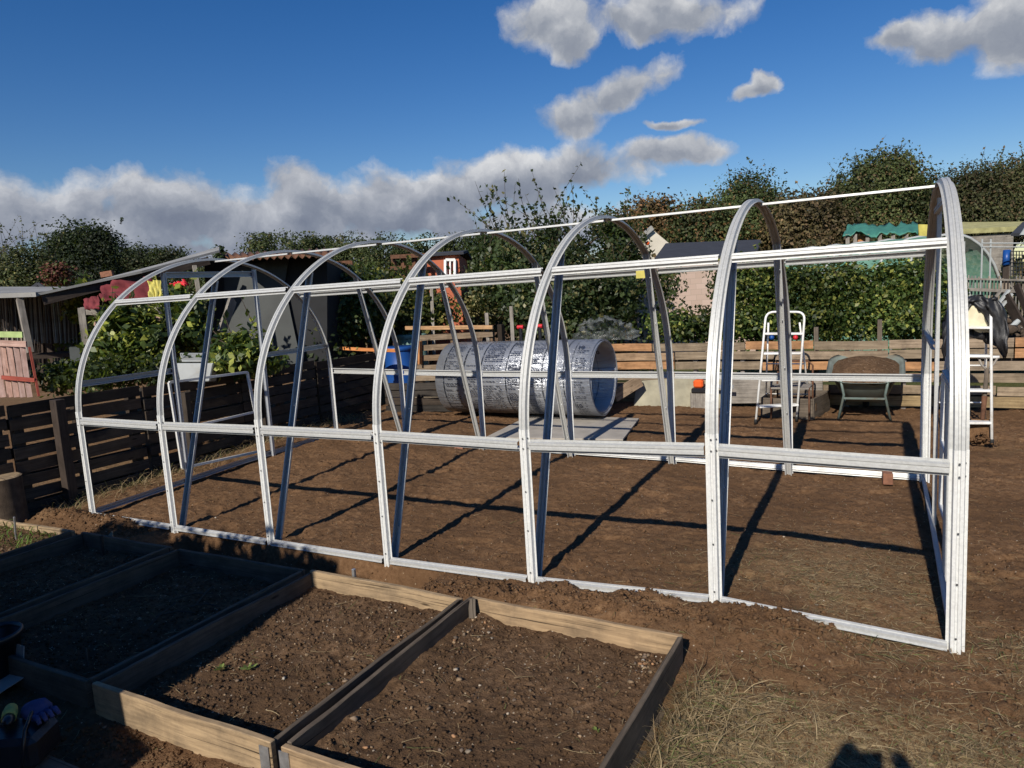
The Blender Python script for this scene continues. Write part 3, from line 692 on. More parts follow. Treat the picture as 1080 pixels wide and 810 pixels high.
q = p+np.array([-.03, .03, .15]); MB().lathe(q, [(.0, -.06), (.022, -.058), (.026, -.02), (.024, .03), (.0, .03)], 14, ax=(.8, -.5, .05)).build('motor_case', M['yellow'], tl, smooth=True); MB().lathe(q+np.array([.8, -.5, .05])*.03, [(.0, 0), (.022, .0), (.019, .03), (.012, .045), (.0, .05)], 14, ax=(.8, -.5, .05)).build('chuck', M['black'], tl, smooth=True)
MB().bar(q, q+np.array([-.03, -.03, -.09]), .035, .045).build('grip', M['black'], tl, .008)
q = p+np.array([.02, .10, .14]); gl = MB().lathe(q, [(0, -.05), (.03, -.045), (.042, -.01), (.045, .02), (.03, .045), (0, .05)], 10, ax=(.9, .3, .1))
for k in range(4): gl.tube([q+np.array([.03+.004*k, .02*k-.03, .0]), q+np.array([.075, .022*k-.04, .012]), q+np.array([.10, .024*k-.045, -.004])], [.010, .010, .007], 8)
tag(gl.build('work_glove', plain('blue grey knit', (.05, .06, .16), .9, 0, .2, 30, .5), smooth=True), 'blue work glove lying on the tool bag', 'glove')

# log stump at the left
p = G(5, 552, .0); t = thing('log_stump', 'sawn upright log stump with a pale top beside the dark pallet fence', 'log', p)
pr = [(0.0, .39), (.08, .391), (.15, .388), (.165, .38), (.163, .22), (.17, .05), (.185, -.03)]
lg = MB(); lg.lathe(p, pr[3:], 22); lg.build('bark', M['bark'], t, smooth=True); MB().lathe(p, pr[:4], 22).build('cut_top', M['board'], t)
p2 = p+np.array([-.22, -.13, 0]); t = thing('log_stump', 'second log stump cut off by the left edge of the photo', 'log', p2)
MB().lathe(p2, [(.12, .33), (.125, .2), (.14, -.03)], 20).build('bark', M['bark'], t, smooth=True); MB().lathe(p2, [(0, .342), (.11, .34), (.12, .33)], 20).build('cut_top', M['board'], t)

# ------------------------------------------------------------------ fences
def rt(a, b): return tuple(random.uniform(a, b)*c for c in (1, 1, 1))
def tintv(lo, hi, hue=.12):
    v = random.uniform(lo, hi); h = random.uniform(-hue, hue); return (v*(1+h), v, v*(1-h))
# left: dark pallets on edge
def pallet_fence(P0, P1, h0, h1, label, name='pallet_fence', rows=8, mat='slat_dark', posts=(), side=1):
    P0 = np.array(P0, float); P1 = np.array(P1, float); t = thing(name, label, 'fence', (P0+P1)/2)
    ln = np.linalg.norm(P1-P0); npn = max(1, round(ln/1.15)); d = (P1-P0)/ln; nrm = np.array([-d[1], d[0], 0])*side
    for i in range(npn):
        a = P0+(P1-P0)*(i+.01)/npn; b = P0+(P1-P0)*(i+.99)/npn; hh = h0+(h1-h0)*(i+.5)/npn+random.uniform(-.012, .012); mb = MB()
        off = random.uniform(-.01, .01)
        for r in range(rows):
            z = .05+(hh-.09)*r/(rows-1); j = random.uniform(-.008, .008)
            A = a+np.array([0, 0, z+j]); B = b+np.array([0, 0, z+random.uniform(-.008, .008)]); 
            mb.bar(A-nrm*(.05+off), B-nrm*(.05+off), .018, random.uniform(.085, .10), seg=5, warp=.002, tint=tintv(.6, 1.3))
            if r % 2 == 0: mb.bar(A+nrm*.045, B+nrm*.045, .018, .09, seg=2, warp=.002, tint=tintv(.5, 1.0))
        mb.build('pallet_slats', M[mat], t)
        for q in (.06, .5, .94):
            c = a+(b-a)*q; bl = MB().bar(c+np.array([0, 0, .0]), c+np.array([0, 0, hh]), .07, .075, up=d, tint=tintv(.7, 1.1)); bl.build('pallet_block', M[mat], t)
    for (q, hp, w, m_) in posts:
        c = P0+(P1-P0)*q-nrm*.12; MB().bar(c-np.array([0, 0, .1]), c+np.array([.0, 0, hp]), w, w*.9, up=d, seg=4, warp=.002).build('post', M[m_], t, .003)
    return t
pallet_fence((-.68, -2.6, 0), (-.68, 4.55, 0), .97, .86, 'long dark fence of upturned pallets running along the left side', posts=((.385, .93, .09, 'dark_wood'), (.56, .80, .07, 'slat_dark'), (.70, .80, .05, 'slat_dark')), side=1)
pallet_fence((-.62, 4.72, 0), (.42, 4.9, 0), .42, .40, 'short low run of dark pallets closing the corner before the blue barrel', rows=4, side=1)
# right: warm planks
t = thing('plank_fence', 'low fence of warm brown reclaimed planks across the back', 'fence', (5, 5.95, 0))
zs = [.075, .215, .355, .49, .625, .745]
for r, z in enumerate(zs):
    x = 2.15; mb = MB()
    while x < 11:
        l = random.choice((1.1, 1.2, 1.25, .8)); c = random.random()
        if r >= 2 and c < .45: ti = (1.25, .92, .66)
        elif c < .7: ti = tintv(.75, 1.15)
        else: ti = (.75, .8, .82)
        if r in (1, 2) and c < .45: ti = (.95, 1.0, 1.02)
        if r == 0: ti = (.95, .95, .75)
        h = .10 if r else .12; zz = z+random.uniform(-.008, .008)-.012*(x-5)*.5*(1 if r else 0)*.5
        mb.bar((x, 5.93+random.uniform(-.008, .008), zz), (x+l-.012, 5.93+random.uniform(-.008, .008), zz+random.uniform(-.006, .006)), .02, h, seg=5, warp=.002, tint=ti); x += l
    mb.build('plank_row', M['slat_warm'], t)
for x in np.arange(2.3, 11, .6): MB().bar((x, 6.0, -.1), (x, 6.0, .76), .07, .05, tint=(.9, .9, .95)).build('block', M['grey_wood'], t)
bk = MB()
for z in (.1, .33, .56): bk.bar((2.2, 6.07, z), (11, 6.07, z), .018, .09, tint=(.35, .3, .28))
bk.build('rear_slats', M['grey_wood'], t)
for (px_, top, lab) in ((861, 345, 'brown post end rising above the plank fence behind the ladder'), (871, 372, None), (928, 337, 'tall weathered stake rising before the bean hedge')):
    if lab: p = AY(px_, top, 6.15); tag(MB().bar((p[0], 6.15, 0), p, .07 if px_ < 900 else .05, .05).build('fence_stake', M['board_old']), lab, 'stake')
# pale boards standing against it
t = thing('board_panel', 'pale mossy board leaning against the low plank fence', 'panel', AY(720, 430, 5.75))
MB().slab([AY(672, 402, 5.8), AY(765, 396, 5.8), AY(766, 437, 5.7), AY(668, 438, 5.7)], .03).build('panel', M['mouldboard'], t, .004)
t = thing('timber_sleeper', 'grey timber board lying at the fence foot behind the ladder', 'timber', AY(800, 425, 5.8))
MB().bar(AY(766, 413, 5.8), AY(868, 412, 5.82), .05, .30, seg=6, warp=.002).build('sleeper', M['grey_wood'], t, .004)
t = thing('timber_edging', 'short brown plank slanting beside the rolled sheet', 'timber', AY(665, 410, 5.6))
MB().bar(AY(648, 418, 5.3), AY(676, 401, 5.6), .03, .16, seg=3, warp=.002).build('plank', M['slat_warm'], t, .003)
t = thing('planter_box', 'small open planter of old boards behind the stepladder', 'planter', (4.9, 5.4, 0))
for a, b in (((4.45, 5.15, .1), (5.0, 5.12, .1)), ((5.0, 5.12, .1), (5.12, 5.75, .1)), ((5.12, 5.75, .1), (4.5, 5.78, .1)), ((4.5, 5.78, .1), (4.45, 5.15, .1))): MB().bar(a, b, .028, .24, seg=4, warp=.002).build('board', M['board_old'], t, .003)
o = MB().box((4.77, 5.45, .12), (.52, .56, .08)).build('soil', M['bedsoil'], t)

# red-brown pallet stack behind the roll
t = thing('pallet_stack', 'upright brown pallets with a bright new plank on top, left of the rolled sheet', 'pallets', AY(480, 425, 5.3))
for r in range(8):
    a = AY(438, 357+r*10.5, 5.3); b = AY(520, 352+r*11, 5.3)
    MB().bar(a, b, .02, .08, seg=4, warp=.003, tint=tintv(.55, .9)).build('slat', M['slat_warm'], t)
for px_ in (441, 478, 518): a = AY(px_, 350, 5.36); MB().bar((a[0], a[1], 0), a, .07, .07, tint=(.6, .55, .5)).build('block', M['slat_warm'], t)
MB().bar(AY(428, 346, 5.24), AY(520, 345, 5.24), .04, .055, seg=3, warp=.002, tint=(1.5, 1.25, .95)).build('top_plank', M['slat_warm'], t, .003)
MB().bar(AY(443, 360, 5.22), AY(443, 384, 5.22), .07, .03, tint=(1, 1, 1)).build('orange_board', M['orange_wood'], t)
t = thing('dark_post', 'dark post closing the right end of the pallet stack', 'post', AY(527, 430, 5.4)); a = AY(528, 342, 5.4); MB().bar((a[0], a[1], 0), a, .09, .07, tint=(.5, .45, .4)).build('post_body', M['slat_dark'], t, .004)
a, b = AX(350, 367, -.7), AX(418, 371, -.7)
tag(MB().bar(AY(352, 367, 4.4), AY(418, 370, 4.75), .05, .045, seg=4, warp=.004, tint=(1.2, 1, .8)).build('loose_plank', M['orange_wood'], None, .003), 'orange plank lying along the top of the dark pallets by the blue barrel', 'plank')
def barrel(px_, top, bot, wpx, Y, mat, label):
    a = AY(px_, bot, Y); tp = AY(px_, top, Y); a[2] = 0; h = tp[2]; r = abs(AY(px_+wpx/2, top, Y)[0]-tp[0])
    t = thing('plastic_barrel', label, 'barrel', a)
    MB().lathe(a, [(0, 0), (r*.88, 0), (r*.93, .03), (r*.99, h*.3), (r, h*.32), (r*.97, h*.34), (r, h*.64), (r*1.02, h*.66), (r*.98, h*.68), (r*.95, h*.94)], 28).build('drum', mat, t, smooth=True)
    MB().lathe(a, [(r*.95, h*.93), (r*1.03, h*.935), (r*1.03, h*.985), (r*.98, h), (0, h*.99)], 28).build('lid', mat, t, smooth=True)
barrel(427, 365, 440, 27, 5.3, M['blue'], 'bright blue plastic barrel behind the pallet fence corner')
barrel(441, 352, 440, 26, 5.9, M['sage'], 'sage green plastic barrel partly hidden behind the blue one')
t = thing('timber_wall', 'dark upright board wall behind the blue barrel', 'fence', AY(370, 400, 6.2))
mb = MB()
for k in range(16):
    px_ = 338+k*7.2; a = AY(px_, 343+random.uniform(-2, 2), 6.3); mb.bar((a[0], a[1], 0), a, .10, .02, up=(0, 1, 0), tint=tintv(.6, 1.2))
mb.build('boards', M['dark_wood'], t)

# ------------------------------------------------------------------ rolled polycarbonate
RY, RX0, RX1, RR = 4.70, .57, 2.70, .478
RZ = RR+.03
t = thing('rolled_sheet', 'big roll of shiny translucent plastic sheeting printed with dark rulings and 10s', 'roll', ((RX0+RX1)/2, RY, 0))
def spiral(u, turns=3.0, gap=.011):   # u metres of arc from outer edge, returns y,z
    pass
NS = 260; V = []; F = []; UV = []
def spr(th): return RR-.019*(th/(2*PI))
THM = 2*PI*3.1
xs = np.linspace(RX0, RX1, 3)
for i in range(NS+1):
    th = THM*i/NS; r = spr(th); a = th-PI*.15
    wob = 1+.012*math.sin(2*a+.6)
    for j, x in enumerate(xs):
        xx = x+.012*math.sin(th*1.7)*(1 if j == 2 else 0)
        V.append((xx, RY+r*wob*math.cos(a), RZ+r*wob*math.sin(a)))
for i in range(NS):
    for j in range(2):
        F.append([i*3+j, i*3+j+1, i*3+j+4, i*3+j+3]); u0, u1 = THM*i/NS*RR, THM*(i+1)/NS*RR
        UV.append([(xs[j]-RX0, u0), (xs[j+1]-RX0, u0), (xs[j+1]-RX0, u1), (xs[j]-RX0, u1)])
mb = MB(); mb.add(V, F, UV); o = mb.build('sheet_roll', M['sheet'], t, smooth=True); sm = o.modifiers.new('s', 'SOLIDIFY'); sm.thickness = .006; sm.offset = 1
def wraptext(txt, size, x, ang, side=1, bold=0.0):
    """text printed round the roll: x from its left end, angle round the axis (0 = facing the photographer, + = up)"""
    cu = bpy.data.curves.new('t', 'FONT'); cu.body = txt; cu.size = size; cu.offset = bold; cu.resolution_u = 3
    ob = bpy.data.objects.new('t', cu); COL.objects.link(ob); dg = bpy.context.evaluated_depsgraph_get(); me = bpy.data.meshes.new_from_object(ob.evaluated_get(dg))
    v = np.array([tuple(p.co) for p in me.vertices]); f = [list(p.vertices) for p in me.polygons]
    bpy.data.objects.remove(ob); bpy.data.curves.remove(cu)
    if len(v) == 0: return
    rr = (RR+.0105) if side > 0 else (RR-.019*3.1-.006)
    a = ang+v[:, 1]/rr; aa = PI-a
    wob = 1+.012*np.sin(2*aa+.6)
    W_ = np.stack([RX0+x+v[:, 0], RY+rr*wob*np.cos(aa), RZ+rr*wob*np.sin(aa)], 1)
    if side < 0:
        aa = a; W_ = np.stack([RX1-.04-x+v[:, 0]-v[:, 0].max(), RY+rr*np.cos(aa), RZ+rr*np.sin(aa)], 1)
    MB().add(W_, f).build('printed_text', M['ink'], t)
R_ = math.radians
for ang in (-38, 8, 53): 
    wraptext('10', .085, 1.92, R_(ang), 1, .003)
wraptext('10', .085, 1.95, R_(88)); 
for ang in (-28, 18, 66): wraptext('Comfort', .075, 1.06, R_(ang), 1, .002)
wraptext('Comfort', .05, .72, R_(40)); wraptext('10', .07, .45, R_(52)); wraptext('10', .07, 1.36, R_(30))
wraptext('10', .09, .12, R_(38), -1, .002); wraptext('10', .09, .12, R_(-4), -1, .002); wraptext('10', .09, .12, R_(78), -1, .002)
fine = MB()
for (xa, xb) in ((.16, .38), (.46, .63), (.71, .98), (1.06, 1.2), (1.30, 1.5), (1.94, 2.08)):
    for ang in np.arange(-60, 120, 3.4):
        if random.random() < .22: continue
        x = xa
        while x < xb:
            l = random.uniform(.006, .035); a = PI-R_(ang); rr = RR+.0095; w_ = .0065
            if x+l < xb and random.random() < .8:
                k = 1+.012*math.sin(2*a+.6); fine.add([(RX0+x, RY+rr*k*math.cos(a), RZ+rr*k*math.sin(a)), (RX0+x+l, RY+rr*k*math.cos(a), RZ+rr*k*math.sin(a)), (RX0+x+l, RY+rr*k*math.cos(a-w_/RR*1.6), RZ+rr*k*math.sin(a-w_/RR*1.6)), (RX0+x, RY+rr*k*math.cos(a-w_/RR*1.6), RZ+rr*k*math.sin(a-w_/RR*1.6))], [[0, 1, 2, 3]])
            x += l+random.uniform(.004, .012)
fine.build('small_print', M['ink'], t)
plank_at([G(512, 461, .02), G(657, 463, .02), G(674, 441, .02), G(560, 437, .02)], .02, 'grey_board', 'slab', 'flat grey board lying on the soil in front of the rolled sheet', 'board')
# crumpled clear plastic over the fence, red thing, sack
p = AY(640, 352, 6.5); V = []; 
nu_, nv_ = 28, 16
V = []
for i in range(nu_+1):
    for j in range(nv_+1):
        a = PI*i/nu_; b = PI*.5*j/nv_; r = 1+.22*vnoise(np.array(i*.7), np.array(j*.9))*2
        V.append(p+np.array([.50*math.cos(a)*math.cos(b)*r, .22*math.sin(a)*math.cos(b)*r-.1, .32*math.sin(b)*r-.10]))
F = [[i*(nv_+1)+j, (i+1)*(nv_+1)+j, (i+1)*(nv_+1)+j+1, i*(nv_+1)+j+1] for i in range(nu_) for j in range(nv_)]
tag(MB().add(V, F).build('plastic_sheeting', M['clear'], smooth=True), 'crumpled clear polythene heaped behind the rolled sheet', 'plastic sheeting')
a, b = AY(549, 345, 6.2), AY(569, 344, 6.2)
t = thing('garden_kneeler', 'upright black frame with two short red grips behind the rolled sheet', 'frame', ((a[0]+b[0])/2, 6.2, 0))
for q in (a, b):
    MB().tube([(q[0], 6.2, 0), (q[0], 6.2, q[2]-.01)], .03, 8).build('leg', M['black'], t); MB().tube([q-np.array([.05, 0, .0]), q+np.array([.05, 0, .0])], .03, 8).build('grip', M['red'], t)
# chainsaw on the boards
p = AY(737, 402, 5.6); t = thing('chainsaw', 'orange and black chainsaw resting at the fence foot', 'chainsaw', (p[0], p[1], 0))
MB().box(p+np.array([0, 0, -.03]), (.12, .12, .10)).build('motor_housing', M['orange'], t, .02); MB().box(p+np.array([.03, -.01, -.11]), (.22, .15, .06)).build('lower_case', M['black'], t, .012)
MB().tube([p+np.array([-.06, 0, .03]), p+np.array([-.05, 0, .11]), p+np.array([.06, 0, .115]), p+np.array([.09, 0, .02])], .011, 8).build('front_handle', M['black'], t, smooth=True)
MB().box(p+np.array([.26, 0, -.07]), (.34, .012, .05)).build('guide_bar', M['zinc'], t, .004)
MB().bar((p[0], p[1]+.02, 0), p+np.array([0, .02, -.14]), .16, .2).build('rest_block', M['grey_wood'], t, .004)
# bricks
for (px_, py_, Lb) in ((488, 473, 'brown brick under the far base rail left of the middle'), (936, 504, 'reddish brick under the far base rail at the right')):
    p = G(px_, py_, -.01); tag(MB().box(p, (.10, .2, .065) if px_ < 500 else (.07, .09, .09), .1).build('brick', M['brick'], None, .004), Lb, 'brick')

# ------------------------------------------------------------------ stepladders
def tubeobj(pts, r, name, mat, par, n=10): return MB().tube(pts, r, n).build(name, mat, par, smooth=True)
def rounded_arch(a, b, top, rad=.08, n=6):
    """inverted U from a up over to b"""
    a = np.array(a, float); b = np.array(b, float); ta = np.array(top[0], float); tb = np.array(top[1], float)
    out = [a]; da = (ta-a)/np.linalg.norm(ta-a); db = (tb-b)/np.linalg.norm(tb-b); ab = (tb-ta)/np.linalg.norm(tb-ta)
    for k in range(n+1):
        q = k/n; P = (1-q)**2*(ta-da*rad)+2*q*(1-q)*ta+q*q*(ta+ab*rad); out.append(P)
    for k in range(n+1):
        q = k/n; P = (1-q)**2*(tb-ab*rad)+2*q*(1-q)*tb+q*q*(tb-db*rad); out.append(P)
    out.append(b); return out
def stepladder(FL, FR, TL, TR, BL, BR, label, steps, top_t, loc):
    t = thing('stepladder', label, 'stepladder', loc, 'folding stepladders on the soil')
    FL, FR, TL, TR, BL, BR = [np.array(p, float) for p in (FL, FR, TL, TR, BL, BR)]
    tubeobj(rounded_arch(FL, FR, (TL, TR), .09), .0125, 'front_frame', M['white_paint'], t)
    hl, hr = lerp(FL, TL, .80), lerp(FR, TR, .80)
    back = np.array([0, .05, 0]); r1 = lerp(hl, hr, .10)+back; r2 = lerp(hl, hr, .90)+back
    tubeobj([BL, r1+np.array([0, -.0, .12])], .0105, 'rear_leg', M['white_paint'], t); tubeobj([BR, r2+np.array([0, 0, .12])], .0105, 'rear_leg', M['white_paint'], t)
    for q in (.22, .62): tubeobj([lerp(BL, r1, q), lerp(BR, r2, q)], .008, 'rear_brace', M['white_paint'], t)
    for q in steps:
        a, b = lerp(FL, TL, q), lerp(FR, TR, q)
        s = MB().bar(a+np.array([.008, .035, 0]), b+np.array([-.008, .035, 0]), .10, .022).build('step', M['white_paint'], t, .004)
        MB().bar(a+np.array([.012, .035, .0145]), b+np.array([-.012, .035, .0145]), .085, .005).build('tread', M['black'], s)
    for p in (FL, FR, BL, BR): MB().lathe(p-np.array([0, 0, .012]), [(0, 0), (.017, 0), (.0165, .05), (.0135, .055)], 12).build('foot', M['rubber'], t, smooth=True)
    return t
# first ladder
FLp, FRp = G(797, 446, .0), G(840, 443, .0)
Yt = 5.10
TLp, TRp = AY(808, 329, Yt), AY(849, 329, Yt)
BLp, BRp = G(799, 425, 0), G(851, 431, 0)
BLp = np.array([4.42, 5.62, 0]); BRp = np.array([4.93, 5.62, 0])
stepladder(FLp, FRp, TLp, TRp, BLp, BRp, 'white tube stepladder standing between the frame and plank fence, left of the wheelbarrow', (.14, .38, .62, .80), .8, (4.65, 5.0, 0))
FL2, FR2 = G(1001, 468, 0), G(1046, 468, 0); TL2, TR2 = AY(1003, 316, 4.55), AY(1045, 316, 4.55)
t2 = stepladder(FL2, FR2, TL2, TR2, FL2+np.array([-.06, 1.05, 0]), FR2+np.array([.05, 1.05, 0]), 'white stepladder at the right, with a black bag hung over its top', (.14, .36, .60, .80), .8, (6.4, 4.5, 0))
# wooden rusty frame behind first ladder
t = thing('rusty_chair_frame', 'rusty metal chair frame standing behind the stepladder', 'chair frame', (4.75, 5.15, 0))
z1, z2 = .36, .62
for (x, y) in ((4.57, 5.02), (4.97, 5.02)): tubeobj([(x, y, 0), (x, y+.02, z1), ], .011, 'leg', M['rust'], t)
tubeobj([(4.60, 5.35, 0), (4.6, 5.33, z1), (4.61, 5.36, z2-.03), (4.66, 5.37, z2), (4.93, 5.37, z2), (4.98, 5.36, z2-.05), (4.98, 5.33, z1), (4.98, 5.35, 0)], .011, 'back_frame', M['rust'], t)
MB().slab([(4.57, 5.02, z1), (4.97, 5.02, z1), (4.98, 5.34, z1), (4.58, 5.34, z1)], .02).build('seat', M['grey_wood'], t, .003)
# two knobs on the fence behind
for px_, m_, c_, lab in ((814, 'blue', 'blue', 'small dark blue ball finial on the fence, seen through the stepladder'), (839, 'red', 'red', 'small red ball seen through the top of the stepladder')):
    p = AY(px_, 356, 6.05); tt = tag(MB().lathe(p, [(0, -.032), (.024, -.022), (.032, 0), (.024, .022), (0, .032)], 14).build('ball', M[m_], smooth=True), lab, 'ball')
# black bag on second ladder: draped cloth over the top bar
def drape(c, sx, sy_, h1, h2, name, mat, label, cat, par=None, n=22, m=26, seed=0, tap=.2):
    V = []; 
    for i in range(n+1):
        u = i/n-.5
        for j in range(m+1):
            v = j/m*2-1; hh = h1 if v < 0 else h2; s = abs(v)
            z = -hh*max(0, s-.12)*1.1; y = sy_*math.copysign(min(s, .2)/.2, v)*(.5+.8*s*.6)
            nz_ = float(fbm(np.array(i*.9+seed), np.array(j*.8), .4, 3)); 
            V.append(np.array(c)+np.array([sx*u*(1-tap*s*(1 if u > 0 else .3))+.02*nz_, y+.09*nz_*(.3+s), z+.05*nz_-.05*(abs(u)*2)**2]))
    F = [[i*(m+1)+j, (i+1)*(m+1)+j, (i+1)*(m+1)+j+1, i*(m+1)+j+1] for i in range(n) for j in range(m)]
    o = MB().add(V, F).build(name, mat, par, smooth=True); so = o.modifiers.new('s', 'SOLIDIFY'); so.thickness = .012
    if label: tag(o, label, cat)
    return o
c = (TL2+TR2)/2+np.array([.0, 0, .03])
t = thing('black_coat', 'black padded coat with cream lining hung over the right stepladder', 'coat', c)
def coat_shell(hf, hb, x0, x1, nm, mat, puff=.05, yoff=0., only=None):
    n, m = 30, 30; V = []
    for i in range(n+1):
        u = i/n*2-1
        for j in range(m+1):
            v = j/m*2-1; a = abs(v); hh = hf(u) if v < 0 else hb(u)
            q = max(0, a-.14)/.86; z = -hh*q-.05*u*u-.10*abs(u)**5
            y = math.copysign(min(a/.14, 1), v)*(.035+.03*math.sin(q*PI*.9))
            k = float(fbm(np.array(i*.55+3), np.array(j*.45), .55, 4)); 
            x = (x0+x1)/2+(x1-x0)/2*(u*(1+.08*math.sin(q*3)))
            V.append(c+np.array([x+.02*k, y+yoff+puff*k*1.6*(1 if v < 0 else -1), z+.03*k]))
    F = [[i*(m+1)+j, (i+1)*(m+1)+j, (i+1)*(m+1)+j+1, i*(m+1)+j+1] for i in range(n) for j in range(m) if only is None or only(i/n*2-1, j/m*2-1)]
    o = MB().add(V, F).build(nm, M[mat], t, smooth=True); so = o.modifiers.new('s', 'SOLIDIFY'); so.thickness = .014; return o
coat_shell(lambda u: .08+.36*min(1, abs(u+.12)**1.6*1.25), lambda u: .40+.06*u, -.20, .27, 'outer_shell', 'blackfilm')
V = []; n, m = 14, 10
for i in range(n+1):
    for j in range(m+1):
        u, v = i/n, j/m; V.append(c+np.array([-.13+.24*u+.07*v, -.012+.02*math.sin(u*6+v*3), -.07-(.20+.10*u)*v+.015*math.sin(u*9)]))
o = MB().add(V, [[i*(m+1)+j, (i+1)*(m+1)+j, (i+1)*(m+1)+j+1, i*(m+1)+j+1] for i in range(n) for j in range(m)]).build('lining', M['cream'], t, smooth=True); so_ = o.modifiers.new('s', 'SOLIDIFY'); so_.thickness = .006
# spade leaning on the ladder
S0 = G(1034, 466, 0.0); S1 = AY(1042, 379, S0[1]+.20)
t = thing('spade', 'muddy spade with worn wooden D handle leaning on the right stepladder', 'spade', S0)
d = S1-S0; u = d/np.linalg.norm(d)
MB().tube([S0+u*.22, S0+u*.5, S1-u*.08], [.017, .02, .016], 10).build('shaft', M['board_old'], t, smooth=True)
MB().tube([S0+u*.20, S0+u*.42], [.017, .024], 10).build('socket', M['rust'], t, smooth=True)
sd = np.array([1, .05, 0]); bl = []
for j, q in enumerate((0, .03, .08, .16, .24)):
    w_ = (.06, .085, .09, .09, .088)[j]
    for k in range(5): bl.append(S0+u*q+sd*w_*(k/2-1)+np.array([0, -.012*(1-(k/2-1)**2), -.03]))
bm = MB().add(bl, [[j*5+k, j*5+k+1, j*5+k+6, j*5+k+5] for j in range(4) for k in range(4)]).build('blade', M['clod'], t); so = bm.modifiers.new('s', 'SOLIDIFY'); so.thickness = .006
g0, g1 = S1+sd*.075+u*.02, S1-sd*.075+u*.02
MB().tube([S1-u*.10, S1-u*.05+sd*.045, g0], .010, 8).build('handle_arm', M['grey_wood'], t, smooth=True); MB().tube([S1-u*.10, S1-u*.05-sd*.045, g1], .010, 8).build('handle_arm', M['grey_wood'], t, smooth=True)
MB().tube([g0+sd*.01, g1-sd*.01], .014, 10).build('grip', M['white_paint'], t, smooth=True)
n = 60; P = np.array(S0)+np.stack([RNG.normal(0, .07, n), RNG.normal(0, .03, n)-.03, np.zeros(n)], 1); R = .008+.018*RNG.random(n)**2; P[:, 2] = .005+.09*RNG.random(n)*np.exp(-((P[:, 0]-S0[0])/.07)**2)
o = lumps('mud', P, R, M['clod'], parent=t)

# ------------------------------------------------------------------ wheelbarrow (seen from its handle end)
wb = AY(912, 430, 5.35); wb[2] = 0; X0 = wb[0]
t = thing('wheelbarrow', 'green grey wheelbarrow full of brown soil, parked facing the plank fence', 'wheelbarrow', (X0, 5.4, 0))
# tub: rounded rect loops, bottom to rim, then the inner side
def rrect(cx, cy_, hx, hy, r, z, tilt=0, n=5):
    P = []
    for (sx, sy2, a0) in ((1, 1, 0), (-1, 1, 90), (-1, -1, 180), (1, -1, 270)):
        for k in range(n+1):
            a = R_(a0+90*k/n); x = sx*(hx-r)+r*math.cos(a); y = sy2*(hy-r)+r*math.sin(a); P.append((cx+x, cy_+y, z+tilt*y))
    return P
loops = [rrect(X0, 5.46, .13, .13, .06, .17), rrect(X0, 5.46, .19, .18, .07, .175), rrect(X0, 5.50, .28, .34, .14, .40, .14), rrect(X0, 5.52, .36, .44, .24, .51, .24), rrect(X0, 5.52, .395, .475, .28, .53, .25), rrect(X0, 5.52, .395, .475, .19, .50, .15), rrect(X0, 5.52, .37, .45, .18, .50, .15)]
loops2 = loops[:5]+[rrect(X0, 5.52, .355, .435, .25, .515, .24), rrect(X0, 5.50, .28, .33, .14, .41, .14)]
n_ = len(loops2[0]); V = [p for l in loops2 for p in l]; F = [[i*n_+k, i*n_+(k+1) % n_, (i+1)*n_+(k+1) % n_, (i+1)*n_+k] for i in range(len(loops2)-1) for k in range(n_)]
F.append(list(range(n_))[::-1]); MB().add(V, F).build('tub', M['barrow'], t, smooth=True)
V = []; F = []
for k in range(9):
    q = k/8; l = rrect(X0, 5.51, .34*(1-q)+.001, .42*(1-q)+.001, .24*(1-q)+.0005, .49+.12*(1-(1-q)**2), .22)
    V += [(x+.008*float(vnoise(np.array(x*40), np.array(y*40))), y, z+.025*float(fbm(np.array(x), np.array(y), 12))) for x, y, z in l]
F = [[i*n_+k, i*n_+(k+1) % n_, (i+1)*n_+(k+1) % n_, (i+1)*n_+k] for i in range(8) for k in range(n_)]
MB().add(V, F).build('soil_load', M['bedsoil'], t, smooth=True)
for s in (-1, 1):
    tubeobj([(X0+s*.30, 4.80, .50), (X0+s*.29, 5.05, .46), (X0+s*.22, 5.4, .24), (X0+s*.07, 6.0, .16)], .014, 'handle_tube', M['barrow_leg'], t)
    MB().tube([(X0+s*.305, 4.74, .505), (X0+s*.302, 4.86, .495)], .019, 10).build('hand_grip', M['rubber'], t, smooth=True)
    tubeobj([(X0+s*.235, 5.08, .47), (X0+s*.20, 5.14, .27), (X0+s*.255, 5.13, .0)], .014, 'leg', M['barrow_leg'], t)
    tubeobj([(X0+s*.255, 5.13, .0), (X0+s*.19, 5.40, .22)], .012, 'leg_brace', M['barrow_leg'], t)
MB().bar((X0-.20, 5.12, .235), (X0+.20, 5.12, .235), .035, .022).build('cross_bar', M['barrow_leg'], t, .003)
w = MB(); w.lathe((X0-.035, 5.93, .175), [(.13, .0), (.165, .005), (.178, .035), (.165, .065), (.13, .07)], 28, ax=(1, 0, 0)); wh = w.build('wheel', M['rubber'], t, smooth=True); MB().lathe((X0-.03, 5.93, .175), [(0, 0), (.13, 0), (.13, .06), (0, .06)], 24, ax=(1, 0, 0)).build('rim', M['barrow_leg'], wh)

